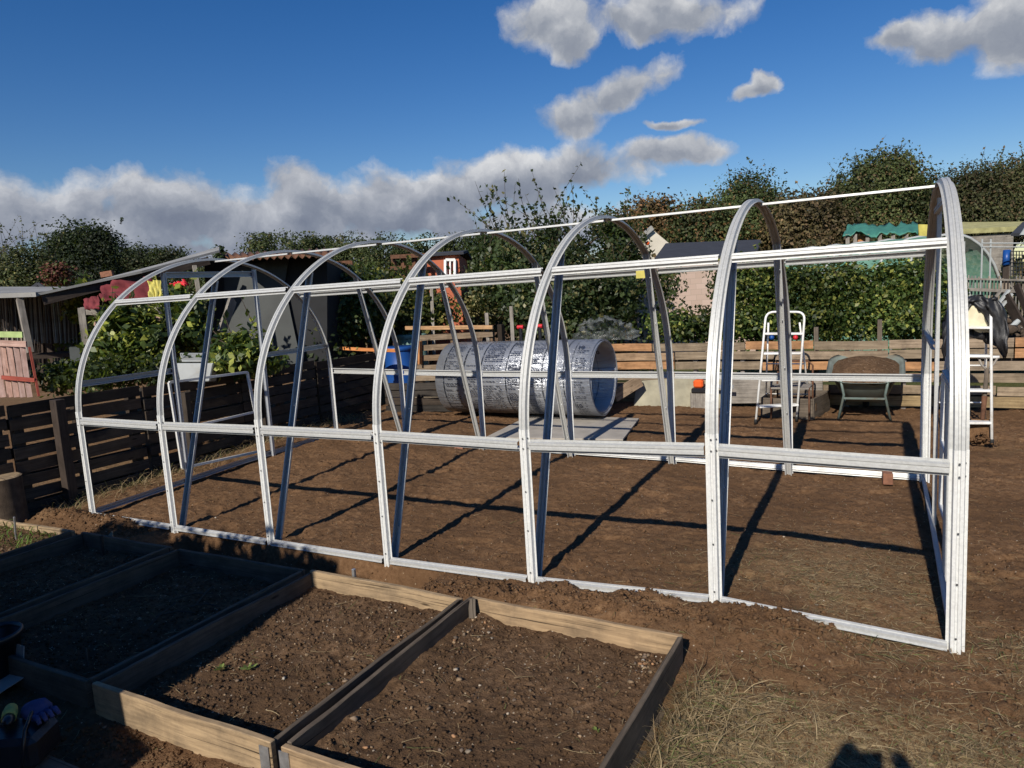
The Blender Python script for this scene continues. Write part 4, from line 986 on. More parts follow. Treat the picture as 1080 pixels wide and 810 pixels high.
# ------------------------------------------------------------------ foliage
def leaves(P, Nn, size, col, jit=.8, asp=.62):
    """P centres, Nn rough normals -> quad leaf verts"""
    n = len(P); nr = Nn+jit*RNG.normal(size=(n, 3)); nr /= np.linalg.norm(nr, axis=1)[:, None]+1e-9
    a = RNG.normal(size=(n, 3)); u = np.cross(nr, a); u /= np.linalg.norm(u, axis=1)[:, None]+1e-9; v = np.cross(nr, u)
    s = size[:, None]; V = np.stack([P-u*s, P+v*s*asp+nr*s*.12, P+u*s, P-v*s*asp+nr*s*.12], 1)
    return V.reshape(-1, 3), np.arange(4*n).reshape(-1, 4)
def crown_pts(blobs, n, clump, fill=.35):
    """points gathered in clumps near the skin of several ellipsoids"""
    out = []; nor = []; vol = np.array([b[1][0]*b[1][1]+b[1][1]*b[1][2]+b[1][0]*b[1][2] for b in blobs]); vol = vol/vol.sum(); cid = []; h = []
    for (c, r), q in zip(blobs, vol):
        c = np.array(c); r = np.array(r); m = int(n*q); K = max(6, int(m/55))
        d = RNG.normal(size=(K, 3)); d /= np.linalg.norm(d, axis=1)[:, None]; rad = 1-fill*RNG.random(K)**1.6; rad *= 1+.20*RNG.normal(size=K)*.6
        cc = c+d*r*rad[:, None]; w = RNG.random(K)+.25; w /= w.sum(); k = RNG.choice(K, m, p=w); cs = clump*(.6+.9*RNG.random(K))
        P = cc[k]+np.clip(RNG.normal(size=(m, 3)), -1.45, 1.45)*cs[k][:, None]*np.array([1, 1, .75]); out.append(P); nor.append(d[k]+np.array([0, 0, .4])); h.append(RNG.random(K)[k])
    return np.vstack(out), np.vstack(nor), np.concatenate(h)
def palette(h, c1, c2, c3=None, p3=.1, n=None):
    n = len(h); a = np.clip(h*.7+.5*RNG.random(n)-.1, 0, 1)[:, None]; c = np.array(c1)*(1-a)+np.array(c2)*a
    if c3 is not None:
        s = RNG.random(n) < p3*2*h; c[s] = np.array(c3)*(.6+.8*RNG.random((s.sum(), 1)))
    return c*(.7+.6*RNG.random((n, 1)))
def trunk(t, base_, top, r, limbs=5, spread=1.):
    base_ = np.array(base_, float); top = np.array(top, float); mb = MB(); k = RNG.normal(size=3)*.05; mid = (base_+top)/2+k*np.array([1, 1, 0]); mb.tube([base_-np.array([0, 0, .1]), mid, top], [r, r*.75, r*.35], 8)
    for i in range(limbs):
        q = .35+.6*i/limbs; s = lerp(base_, top, q); a = RNG.random()*2*PI; L_ = spread*(.5+.5*RNG.random()); e = s+np.array([math.cos(a)*L_, math.sin(a)*L_, L_*(.6+.5*RNG.random())])
        mb.tube([s, lerp(s, e, .5)+np.array([0, 0, .08*L_]), e], [r*.4, r*.25, r*.1], 6)
    return mb.build('trunk', M['bark'], t, smooth=True)
def blobs_px(L_, depth): 
    """(px, py, radius px x, radius px y) at a depth -> ellipsoids"""
    out = []
    for (x, y, rx, ry, *dd) in L_:
        d = depth+(dd[0] if dd else 0); s = d/FPX; out.append((AD(x, y, d), (rx*s, rx*s*.9, ry*s)))
    return out
def shoots(P0, n, length, size, c, spread=.5, lp=9, dens=1., rr=.006):
    """upright twigs with leaves along them, starting at P0 points"""
    mb = MB(); V = []; 
    LP = []; LN = []
    for i in range(n):
        b = P0[RNG.integers(len(P0))]; L_ = length*(.4+.8*RNG.random()); dr = np.array([RNG.normal()*spread, RNG.normal()*spread, 1.]); dr /= np.linalg.norm(dr)
        cv = RNG.normal(size=3)*.12; pts = [b+dr*L_*q+cv*L_*q*q for q in (0, .33, .66, 1)]; mb.tube(pts, [rr, rr*.8, rr*.55, rr*.3], 5)
        for k in range(int(lp*dens)):
            q = .15+.85*RNG.random(); p = b+dr*L_*q+cv*L_*q*q; LP.append(p+RNG.normal(size=3)*size*.8); LN.append(RNG.normal(size=3))
    return mb, np.array(LP), np.array(LN)
def tree(name, label, blobs, n, size, cols, depthless_base, clump=.25, mat='leaf', group=None, cat='tree', sh=None, r=.12, fill=.35, trunk_=True):
    blobs = [(c, tuple(x*(.80 if mat == 'leaf_far' else .9) for x in rr)) for c, rr in blobs]
    b0 = np.array(depthless_base, float); t = thing(name, label, cat, b0, group)
    P, Nn, h = crown_pts(blobs, n, clump, fill)
    k = P[:, 2] > .02; P, Nn, h = P[k], Nn[k], h[k]
    col = palette(h, *cols)*np.clip(1+1.1*fbm(P[:, 0]+.7*P[:, 1]+7, P[:, 2]-.5*P[:, 1], .55 if mat == 'leaf_far' else 1.3, 3), .35, 1.7)[:, None]
    if sh:
        cnt, ln, lp = sh; hi = P[P[:, 2] > np.quantile(P[:, 2], .72)]
        mb, LP, LN = shoots(hi, cnt, ln, size*.6, None, lp=lp, rr=size*.16); mb.build('twig_growth', M['bark'], t)
        P = np.vstack([P, LP]); Nn = np.vstack([Nn, LN]); col = np.vstack([col, palette(RNG.random(len(LP)), *cols)])
    V, F = leaves(P, Nn, size*(.6+.7*RNG.random(len(P))), None)
    fastmesh('crown', V, F, M[mat], t, col)
    if trunk_:
        top = max(blobs, key=lambda b: b[0][2]); top = np.array(top[0]); trunk(t, b0, top, r, 6, r*9)
    return t
DG, MG, YG, BR = (.014, .028, .009), (.05, .085, .022), (.17, .21, .04), (.13, .075, .035)
def gnd(px_, d, z=0): p = AD(px_, 330, d); p[2] = z; return p
HG = 'trees behind the allotments'
# right hand row
tree('hawthorn_tree', 'tallest rounded dark bushy tree at the right, behind the green tarpaulin', blobs_px([(925, 205, 48, 42), (900, 225, 40, 34), (960, 215, 36, 32), (935, 185, 30, 22), (925, 250, 62, 30)], 22), 56000, .046, ((.022, .034, .010), (.10, .12, .036), (.12, .085, .038), .15), gnd(930, 22), .30, 'leaf_far', HG, sh=(90, .5, 10))
tree('hawthorn_tree', 'wide brownish tree at the right edge of the photo', blobs_px([(1030, 205, 40, 28), (1075, 200, 46, 30), (1000, 215, 30, 26), (1100, 195, 40, 30), (1045, 232, 70, 24)], 22), 56000, .046, ((.025, .034, .012), (.11, .115, .04), (.12, .085, .042), .18), gnd(1040, 22), .3, 'leaf_far', HG, sh=(90, .5, 10))
tree('hawthorn_tree', 'rounded dark green tree right behind the sixth arch top', blobs_px([(790, 212, 32, 26), (775, 225, 30, 22), (808, 228, 28, 24), (790, 250, 45, 25)], 23), 32000, .046, ((.02, .034, .010), (.085, .115, .034), (.15, .10, .04), .12), gnd(790, 23), .28, 'leaf_far', HG, sh=(60, .4, 9))
tree('hawthorn_tree', 'russet brown low tree between the two tall dark ones', blobs_px([(850, 228, 30, 24), (870, 245, 30, 24), (830, 250, 30, 20), (855, 262, 45, 16)], 21), 26000, .054, ((.045, .035, .014), (.14, .11, .045), (.15, .10, .05), .25), gnd(850, 21), .26, 'leaf_far', HG, sh=(50, .35, 8))
tree('hawthorn_tree', 'rust coloured bush above the cream gable', blobs_px([(690, 235, 28, 26), (665, 245, 26, 22), (715, 250, 26, 20), (690, 262, 35, 14)], 22), 24000, .054, ((.04, .034, .012), (.15, .10, .04), (.17, .09, .04), .3), gnd(690, 22), .26, 'leaf_far', HG, sh=(50, .35, 8))
tree('hawthorn_tree', 'dark green bush behind the dark roofed shed', blobs_px([(740, 238, 30, 24), (760, 250, 30, 22), (730, 258, 30, 18)], 21), 24000, .054, ((.02, .03, .010), (.085, .105, .033), (.14, .08, .03), .2), gnd(740, 21), .26, 'leaf_far', HG, sh=(40, .35, 8))
# apple trees
tree('apple_tree', 'large dark leafy fruit tree behind the rolled sheet, long leafy shoots against the sky', blobs_px([(562, 272, 50, 38), (612, 290, 44, 38), (526, 292, 30, 34), (575, 318, 66, 32), (640, 304, 30, 34), (600, 345, 62, 20)], 12), 21000, .042, ((.012, .022, .008), (.065, .09, .034), (.13, .12, .05), .15), gnd(575, 12), .15, 'leaf', None, sh=(60, 1.15, 20), r=.13)
tree('apple_tree', 'smaller fruit tree with thin leafy twigs just left of the cream gable', blobs_px([(648, 258, 22, 26), (662, 284, 20, 26), (650, 308, 22, 30), (700, 300, 12, 16)], 13), 7000, .042, ((.014, .026, .010), (.065, .09, .03), (.12, .10, .04), .15), gnd(655, 13), .15, 'leaf', None, sh=(22, .75, 20), r=.09)
tree('elder_bush', 'dark bush between the orange red shed and the big fruit tree', blobs_px([(512, 276, 20, 20), (505, 296, 16, 14), (522, 264, 14, 14)], 17), 8000, .05, ((.015, .028, .010), (.06, .085, .025), (.12, .12, .04), .1), gnd(500, 15), .2, 'leaf', None, 'bush', sh=(12, .7, 12), r=.06)
tree('bramble_bush', 'yellow green bramble bush left of the fourth arch', blobs_px([(418, 310, 26, 22), (398, 316, 26, 22), (450, 328, 22, 14), (425, 334, 50, 14)], 12), 10000, .042, ((.03, .045, .012), (.12, .14, .03), (.24, .22, .05), .3), gnd(430, 12), .17, 'leaf', None, 'bush', sh=(14, .5, 10), r=.04)
tree('hazel_bush', 'dark green bush behind the blue barrel', blobs_px([(372, 306, 26, 20), (340, 320, 30, 22), (388, 325, 30, 18), (350, 340, 44, 12)], 11), 11000, .042, ((.016, .028, .009), (.07, .095, .026), (.18, .17, .04), .2), gnd(360, 11), .17, 'leaf', None, 'bush', sh=(10, .5, 10), r=.04)
# grassy bank seen between them
tree('tall_grass_bank', 'pale yellow overgrown bank between the fourth and fifth arches', blobs_px([(490, 318, 30, 12), (515, 325, 22, 12), (470, 330, 20, 10)], 14), 5000, .035, ((.09, .09, .03), (.22, .20, .08), (.3, .26, .12), .3), gnd(495, 14), .12, 'leaf', None, 'bush', trunk_=False)
# bean hedge
bb = []
for px_ in range(700, 1000, 24): bb += ([(px_, 302+random.uniform(-9, 7), 20, 24)] if px_ > 770 else [])+[(px_+8, 338+(6 if px_ < 770 else 0), 22, 24 if px_ > 770 else 14)]
tree('bean_hedge', 'tall bright green wall of climbing beans behind the plank fence', blobs_px(bb, 10.3), 42000, .033, ((.018, .034, .010), (.08, .12, .028), (.20, .21, .05), .22), gnd(850, 10.3), .11, 'leaf', None, 'hedge', sh=(60, .25, 6), trunk_=False, fill=.5)
tree('bean_hedge', 'low weedy green growth right of the last arch behind the coat', blobs_px([(1040, 345, 20, 22), (1065, 355, 24, 18), (1025, 358, 20, 12)], 10.5), 4500, .036, ((.025, .045, .012), (.09, .13, .03), (.2, .2, .05), .2), gnd(1040, 10.5), .1, 'leaf', None, 'hedge', trunk_=False)
# left side trees
tree('yew_tree', 'dense very dark evergreen at the far left behind the shelter', blobs_px([(85, 262, 30, 26), (105, 265, 24, 26), (70, 275, 26, 24), (90, 295, 44, 24)], 30), 34000, .062, ((.008, .016, .006), (.022, .038, .012), (.05, .06, .02), .05), gnd(88, 30), .30, 'leaf_far', HG, r=.2, sh=(20, .6, 14))
tree('willow_bush', 'loose grey green bush with thin twigs at the left edge', blobs_px([(25, 285, 34, 26), (-15, 290, 34, 28), (45, 300, 22, 20), (15, 310, 40, 14)], 24), 20000, .048, ((.02, .03, .010), (.07, .085, .03), (.12, .11, .04), .15), gnd(20, 24), .26, 'leaf_far', HG, r=.08, sh=(44, 1.3, 12))
tree('red_leaf_bush', 'small dull red leaved bush before the dark evergreen', blobs_px([(60, 292, 12, 12)], 22), 1600, .055, ((.06, .02, .015), (.12, .035, .025), (.06, .06, .02), .2), gnd(60, 22), .15, 'leaf_far', None, 'bush', r=.04)
tree('oak_tree', 'rounded green tree on the skyline right of the dark evergreen', blobs_px([(150, 278, 34, 18), (180, 280, 26, 17), (130, 285, 28, 18)], 48), 22000, .09, ((.018, .03, .010), (.055, .075, .022), (.09, .08, .03), .1), gnd(160, 48), .4, 'leaf_far', HG, r=.25)
tree('spruce_tree', 'tiny pointed conifer on the skyline above the dark shed', blobs_px([(232, 262, 3, 8), (232, 270, 7, 8)], 40), 900, .09, ((.01, .02, .008), (.03, .05, .015), (.05, .05, .02), .05), gnd(232, 40), .12, 'leaf_far', None, r=.1)
bl = []
for px_ in range(205, 540, 17):
    top = 274 if px_ < 270 else (248 if px_ < 370 else 250); bl.append((px_, top+24+random.uniform(-5, 5), 16, 24, random.uniform(-6, 6)))
P, Nn, h = crown_pts(blobs_px(bl, 62), 62000, .42); V, F = leaves(P, Nn, .12*(.6+.7*RNG.random(len(P))), None)
o = fastmesh('woodland', V, F, M['leaf_far'], None, palette(h, (.02, .032, .010), (.07, .09, .026), (.09, .08, .03), .1)); tag(o, 'distant belt of mixed green trees along the skyline', 'woodland', kind='stuff')
bl = [(x, 300, 26, 22, random.uniform(-3, 3)) for x in list(range(640, 1140, 34))]
P, Nn, h = crown_pts(blobs_px(bl, 19), 26000, .3); V, F = leaves(P, Nn, .075*(.6+.7*RNG.random(len(P))), None)
o = fastmesh('scrub', V, F, M['leaf_far'], None, palette(h, (.03, .036, .014), (.10, .10, .04), (.17, .12, .06), .3)); tag(o, 'rough brown green scrub below the back row of trees', 'scrub', kind='stuff')
bl = [(x, 335, 26, 16, random.uniform(-2, 2)) for x in list(range(-30, 700, 34))]
P, Nn, h = crown_pts(blobs_px(bl, 17), 20000, .25); V, F = leaves(P, Nn, .06*(.6+.7*RNG.random(len(P))), None)
o = fastmesh('scrub', V, F, M['leaf_far'], None, palette(h, (.02, .03, .010), (.07, .08, .028), (.12, .10, .04), .2)); tag(o, 'dark low scrub filling the plots behind the pallet fence', 'scrub', kind='stuff')

bl = [(x, 402-.06*x, 20, 10, random.uniform(-.3, .3)) for x in range(60, 340, 16)]
P, Nn, h = crown_pts(blobs_px(bl, 7.6), 9000, .07); k = P[:, 0] < -.86; P, Nn, h = P[k], Nn[k], h[k]; V, F = leaves(P, Nn, .03*(.6+.7*RNG.random(len(P))), None)
o = fastmesh('weeds', V, F, M['leaf'], None, palette(h, (.012, .022, .008), (.045, .065, .02), (.14, .15, .04), .12)); tag(o, 'dark weeds growing along the back of the pallet fence', 'weeds', kind='stuff')
bl = [(x, 385-.05*x, 26, 20, random.uniform(-.5, .5)) for x in range(50, 340, 22)]
P, Nn, h = crown_pts(blobs_px(bl, 10.6), 12000, .12); V, F = leaves(P, Nn, .045*(.6+.7*RNG.random(len(P))), None)
o = fastmesh('weeds', V, F, M['leaf'], None, palette(h, (.012, .022, .008), (.045, .065, .02), (.14, .15, .04), .12)); tag(o, 'taller dark weeds under the shelter and the dark shed', 'weeds', kind='stuff')
# vines at the left, on rickety frames
def vine(px_, py_, rx, ry, d, n, label, cols=((.018, .034, .010), (.075, .11, .025), (.24, .26, .05), .3), name='climbing_beans', size=.045):
    return tree(name, label, blobs_px([(px_, py_, rx, ry), (px_+rx*.5, py_+ry*.4, rx*.8, ry*.7), (px_-rx*.5, py_+ry*.5, rx*.7, ry*.6)], d), n, size, cols, gnd(px_, d), .09, 'leaf', 'climbing plants on the rickety frames', 'plant', sh=(8, .3, 6), trunk_=False, fill=.6)
vine(135, 350, 34, 30, 8.0, 3600, 'yellowish green climbing plant inside the first arch')
vine(190, 335, 24, 36, 8.4, 3400, 'leafy climber around the left door post of the end wall')
vine(250, 372, 36, 18, 7.8, 3200, 'bright green low plant at the foot of the dark shed')
vine(95, 318, 18, 18, 9.0, 1200, 'dark creeper hanging under the shelter roof edge')
def frame_post(a, b, d, lab, w=.06, mat='grey_wood'):
    tag(MB().bar(AD(*a, d), AD(*b, d), w, w*.7, seg=5, warp=.004).build('timber_post', M[mat], None, .003), lab, 'post')
frame_post((86, 325), (97, 415), 7.9, 'leaning grey post nearest the first arch leg', .07)
frame_post((138, 315), (142, 395), 8.3, 'grey upright of the plant frame behind the first arch')
frame_post((166, 322), (180, 360), 8.2, 'short slanting grey batten left of the door post', .04)
frame_post((205, 280), (214, 345), 8.6, 'pale grey post near the middle of the end wall', .05)
t = thing('plant_shelf', 'rickety wooden frame of grey and pink battens holding climbing plants', 'plant frame', gnd(130, 8.2))
for (a, b, m_) in (((86, 328), (110, 328), 'grey_wood'), ((100, 341), (140, 340), 'pink_wood'), ((92, 362), (118, 360), 'grey_wood'), ((112, 342), (170, 336), 'pink_wood'), ((155, 352), (170, 350), 'pink_wood'), ((150, 368), (178, 366), 'pink_wood'), ((128, 356), (142, 352), 'whiteplastic')):
    MB().bar(AD(*a, 8.1), AD(*b, 8.1), .05, .05 if m_ != 'grey_wood' else .09, seg=3, warp=.003).build('batten', M[m_], t)
def cloth(c4, label, mat, name='draped_cloth', n=16, m=8, amp=.05, d=0):
    c4 = [np.array(c, float) for c in c4]; V = []
    for i in range(n+1):
        for j in range(m+1):
            u, v = i/n, j/m; P = (c4[0]*(1-u)+c4[1]*u)*(1-v)+(c4[3]*(1-u)+c4[2]*u)*v; k = float(fbm(np.array(i*.6+d), np.array(j*.5), .7, 3)); V.append(P+np.array([.3, -.8, .5])*amp*k)
    F = [[i*(m+1)+j, (i+1)*(m+1)+j, (i+1)*(m+1)+j+1, i*(m+1)+j+1] for i in range(n) for j in range(m)]
    o = MB().add(V, F).build(name, M[mat], smooth=True); s = o.modifiers.new('s', 'SOLIDIFY'); s.thickness = .008
    return tag(o, label, 'cloth')
cloth([AD(104, 300, 8.2), AD(160, 292, 8.4), AD(164, 318, 8.3), AD(108, 318, 8.1)], 'crumpled red sheet hung over the plant frame', 'redcloth', amp=.12)
cloth([AD(156, 297, 8.2), AD(170, 295, 8.3), AD(171, 314, 8.2), AD(157, 316, 8.1)], 'yellow striped cloth hanging beside the red sheet', 'yellow', d=4)
cloth([AD(182, 300, 8.6), AD(196, 296, 8.6), AD(198, 302, 8.5), AD(180, 304, 8.5)], 'small bright red cloth on the leafy climber', 'red', d=6, amp=.15)
cloth([AD(88, 316, 8.0), AD(104, 312, 8.0), AD(106, 326, 7.9), AD(90, 327, 7.9)], 'torn pink sheet at the left end of the plant frame', 'redcloth', d=9, amp=.05)
# white troughs
t = thing('white_trough', 'white plastic trough standing behind the pallet fence under the vines', 'trough', gnd(212, 7.6))
p = AD(212, 388, 7.6); MB().slab([AD(190, 374, 7.9), AD(236, 374, 7.9), AD(236, 382, 7.6), AD(192, 382, 7.5)], .02).build('lid', M['whiteplastic'], t, .004)
MB().slab([AD(194, 383, 7.55), AD(232, 383, 7.6), AD(228, 402, 7.6), AD(198, 402, 7.55)], .25).build('body', M['whiteplastic'], t, .01)
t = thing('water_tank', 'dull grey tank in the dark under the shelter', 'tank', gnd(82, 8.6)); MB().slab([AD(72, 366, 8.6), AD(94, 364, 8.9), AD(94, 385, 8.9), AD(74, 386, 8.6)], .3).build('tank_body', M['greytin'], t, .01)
# shelter at the far left
t = thing('open_shelter', 'low open shelter with bamboo screen walls and a thin grey roof at the left', 'shelter', gnd(40, 9))
MB().slab([AD(-80, 317, 7.9), AD(38, 313, 7.9), AD(95, 306, 10.5), AD(-40, 306, 10.5)][::-1], .05).build('roof', M['palefelt'], t)
MB().slab([AD(34, 313, 7.9), AD(150, 288, 8.6), AD(232, 266, 9.4), AD(232, 262, 10.8), AD(92, 303, 10.6)][::-1], .028).build('roof', M['palefelt'], t)
MB().bar(AD(45, 317, 8.0), AD(220, 275, 9.2), .05, .10, seg=4, warp=.003).build('fascia', M['dark_wood'], t)
MB().bar(AD(20, 313, 7.95), AD(32, 372, 7.95), .06, .06).build('post', M['grey_wood'], t)
mb = MB()
for k in range(70):
    x = -60+k*2.5+random.uniform(-1, 1); d = 9.6+random.uniform(-.1, .1)
    mb.tube([AD(x, 312, d), AD(x+random.uniform(-2, 2)+3, 362, d)], .010, 5, tint=tintv(.7, 1.3))
mb.build('bamboo_screen', M['grey_wood'], t)
mb = MB()
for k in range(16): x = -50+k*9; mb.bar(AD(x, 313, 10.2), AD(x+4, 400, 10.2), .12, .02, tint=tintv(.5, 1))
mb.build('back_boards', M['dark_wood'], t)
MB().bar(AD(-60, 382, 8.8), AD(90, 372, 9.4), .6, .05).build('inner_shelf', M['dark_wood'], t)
# gable seen behind the shelter roof
t = thing('small_greenhouse', 'tiny pale gable peeping over the shelter roof', 'shed', gnd(40, 13)); MB().slab([AD(30, 307, 13), AD(40, 300.5, 13), AD(51, 307, 13)][::-1], 1.2).build('gable', M['palefelt'], t); MB().bar(AD(28, 308, 12.95), AD(40, 299, 12.95), .03, .05).build('verge', M['darkroof'], t); MB().bar(AD(53, 308, 12.95), AD(40, 299, 12.95), .03, .05).build('verge', M['darkroof'], t)
tag(MB().bar(AD(107, 290, 16), AD(119, 288, 16), .1, .12).build('chimney_pot', M['brick']), 'orange brick stub above the shelter roof', 'chimney')
# pink pallet gate
t = thing('pallet_gate', 'faded pink slatted gate with one red crossbar at the far left', 'gate', gnd(20, 7.3))
for k in range(7): x = -18+k*6.9; MB().bar(AD(x, 365, 7.3), AD(x+8, 419, 7.3), .048, .02, seg=3, warp=.002, tint=tintv(.85, 1.15, .04)).build('slat', M['pink_wood'], t)
MB().bar(AD(-20, 361, 7.27), AD(28, 363, 7.27), .02, .06).build('top_bar', M['pink_wood'], t); MB().bar(AD(2, 398, 7.26), AD(37, 401, 7.26), .02, .04).build('cross_bar', M['red_wood'], t); MB().bar(AD(31, 366, 7.27), AD(41, 418, 7.27), .02, .02).build('side_bar', M['red_wood'], t)
tag(MB().bar(AD(-10, 352.5, 7.35), AD(24, 353, 7.35), .02, .06).build('lime_board', M['lime']), 'lime green board above the pink gate', 'board')
# dark shed with corrugated roof, centre left
t = thing('dark_shed', 'dark tarpaulin sided shed with a rusty corrugated roof edge behind the end wall', 'shed', gnd(290, 9.6))
D = 9.8
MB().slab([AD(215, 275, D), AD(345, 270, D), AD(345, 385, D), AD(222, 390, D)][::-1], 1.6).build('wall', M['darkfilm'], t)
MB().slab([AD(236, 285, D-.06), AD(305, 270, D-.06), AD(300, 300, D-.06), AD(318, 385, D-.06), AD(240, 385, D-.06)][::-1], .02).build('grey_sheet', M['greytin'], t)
rf = MB(); V = []; n1 = 60
for k in range(n1+1):
    q = k/n1; a = lerp(AD(240, 273, D-.7), AD(352, 269, D-.6), q); b = lerp(AD(232, 268, D+1.6), AD(350, 262, D+1.7), q); w_ = .025*math.cos(q*2*PI*15); V += [a+np.array([0, 0, w_]), b+np.array([0, 0, w_])]
rf.add(V, [[2*k, 2*k+2, 2*k+3, 2*k+1] for k in range(n1)]); o = rf.build('roof', M['rust'], t, smooth=True); s = o.modifiers.new('s', 'SOLIDIFY'); s.thickness = .012
tag(MB().bar(AD(246, 315, 8.7), AD(233, 352, 8.5), .17, .03, seg=4, warp=.004, up=RT).build('leaning_board', M['grey_wood']), 'peeling white weathered board leaning at a slant in the doorway', 'board')
# red sheds in the distance
def shed(name, px0, px1, ytop, ybot, d, wall, roof, label, depth=2.4, window=None, gable=False, cat='shed', rh=.35):
    t = thing(name, label, cat, gnd((px0+px1)/2, d)); A, B = AD(px0, ytop, d), AD(px1, ytop, d); A[2] = B[2] = (A[2]+B[2])/2; A0, B0 = A.copy(), B.copy(); A0[2] = B0[2] = 0
    MB().slab([A0, B0, B, A][::-1], 0.05).build('front_wall', wall, t)
    ax = (B-A)/np.linalg.norm(B-A); bk_ = np.array([-ax[1], ax[0], 0])*depth
    if bk_@FW < 0: bk_ = -bk_
    MB().slab([A0, A, A+bk_, A0+bk_], .05).build('side_wall', wall, t); MB().slab([B0, B, B+bk_, B0+bk_][::-1], .05).build('side_wall', wall, t)
    up = np.array([0, 0, rh]); o = -bk_/depth*.15-ax*.1; o2 = -bk_/depth*.15+ax*.1
    MB().slab([A+o, B+o2, B+o2*0+ax*.1+bk_*.5+up, A-ax*.1+bk_*.5+up][::-1], .05).build('roof', roof, t)
    MB().slab([A-ax*.1+bk_*.5+up, B+ax*.1+bk_*.5+up, B+ax*.1+bk_*1.05, A-ax*.1+bk_*1.05][::-1], .05).build('roof', roof, t)
    if window:
        x0, y0, x1, y1 = window; c = [AD(x, y, d-.08) for x, y in ((x0, y1), (x1, y1), (x1, y0), (x0, y0))]; w_ = MB()
        for i in range(4): w_.bar(c[i], c[(i+1) % 4], .05, .05)
        w_.bar(lerp(c[0], c[1], .5), lerp(c[3], c[2], .5), .03, .03); wo = w_.build('window', M['white_paint'], t); MB().slab(c[::-1], .01).build('pane', M['glass'], wo)
    return t
shed('red_shed', 447, 484, 270, 302, 13.5, M['redshed'], M['darkroof'], 'small orange red shed with a white framed window beyond the bushes', 2.5, (470, 274, 480, 291), rh=.1)
t = thing('red_pergola', 'dark red slatted lean-to left of the orange red shed', 'pergola', gnd(430, 13.2))
for px_ in (415, 425, 437, 447): a = AD(px_, 270, 13.2); MB().bar((a[0], a[1], 0), a, .07, .07).build('post', M['rust'], t)
for y in (271, 283): MB().bar(AD(412, y, 13.1), AD(450, y-2, 13.1), .07, .07).build('rail', M['rust'], t)
t = thing('red_pergola', 'faded red hut front with white boards behind the third arch', 'pergola', gnd(355, 12.2))
for px_ in (345, 357, 368): a = AD(px_, 277, 12.2); MB().bar((a[0], a[1], 0), a, .1, .1).build('post', M['rust'], t)
MB().bar(AD(343, 279, 12.1), AD(372, 277, 12.1), .06, .08).build('rail', M['rust'], t); MB().bar(AD(352, 288, 12.15), AD(367, 286, 12.15), .03, .14).build('white_board', M['whiteplastic'], t)
# cream gabled house + dark roofed outbuilding
t = thing('cream_gable_building', 'cream gable wall rising behind the smaller fruit tree', 'building', gnd(685, 19)); d = 19
P5 = [AD(652, 272, d), AD(688, 242, d), AD(722, 270, d)]; base5 = [AD(720, 340, d), AD(654, 345, d)]
MB().slab((P5+base5)[::-1], .3).build('gable_wall', plain('cream render', (.50, .46, .38), .9, 0, .12, 2, .3), t)
MB().bar(AD(648, 274, d-.1), AD(688, 240, d-.1), .1, .12).build('roof_edge', M['palefelt'], t)
t = thing('block_outbuilding', 'pinkish block outbuilding with a dark flat roof behind the bean hedge', 'building', gnd(735, 15)); d = 15
A, B = AD(668, 281, d), AD(792, 272, d); A0, B0 = A.copy(), B.copy(); A0[2] = B0[2] = 0
MB().slab([A0, B0, B, A][::-1], .2).build('wall', M['block'], t); bk_ = np.array([-.2, 3., 0])
MB().slab([AD(690, 277, d-.3), AD(798, 272, d-.2), AD(802, 256, d+2.6), AD(702, 260, d+2.6)][::-1], .08).build('roof', M['darkroof'], t)
MB().bar(AD(702, 259.5, d+2.6), AD(802, 255.5, d+2.6), .1, .06).build('ridge_cap', M['palefelt'], t); MB().slab([A0, A, A+bk_, A0+bk_], .05).build('side_wall', M['block'], t)
# green tarpaulin lean-to
d = 16.5; t = thing('tarpaulin_shelter', 'low shelter under a rumpled sea green tarpaulin', 'shelter', gnd(930, d))
V = []; n1, n2 = 30, 8
for i in range(n1+1):
    for j in range(n2+1):
        q, r_ = i/n1, j/n2; p = lerp(AD(889, 246, d), AD(971, 246, d), q)*(1-r_)+lerp(AD(896, 237, d+1.8), AD(970, 236, d+1.8), q)*r_; k = float(fbm(np.array(i*.8), np.array(j*.7), .5, 3)); V.append(p+np.array([0, 0, .16*k]))
o = MB().add(V, [[i*(n2+1)+j, (i+1)*(n2+1)+j, (i+1)*(n2+1)+j+1, i*(n2+1)+j+1] for i in range(n1) for j in range(n2)]).build('tarpaulin', M['tarp'], t, smooth=True); s = o.modifiers.new('s', 'SOLIDIFY'); s.thickness = .02
for px_ in (894, 902, 915, 928, 942, 956, 968): a = AD(px_, 247, d+.1); MB().bar((a[0], a[1], 0), a, .08, .08).build('post', M['grey_wood'], t)
MB().slab([AD(904, 249, d+.3), AD(915, 249, d+.3), AD(915, 256, d+.3), AD(904, 256, d+.3)], .05).build('orange_panel', M['orange_wood'], t)
tag(MB().slab([AD(968, 237, d-.1), AD(979, 237, d-.1), AD(979, 252, d-.1), AD(969, 251, d-.1)], .03).build('yellow_board', M['yellow']), 'pale yellow board at the right end of the green tarpaulin', 'board')
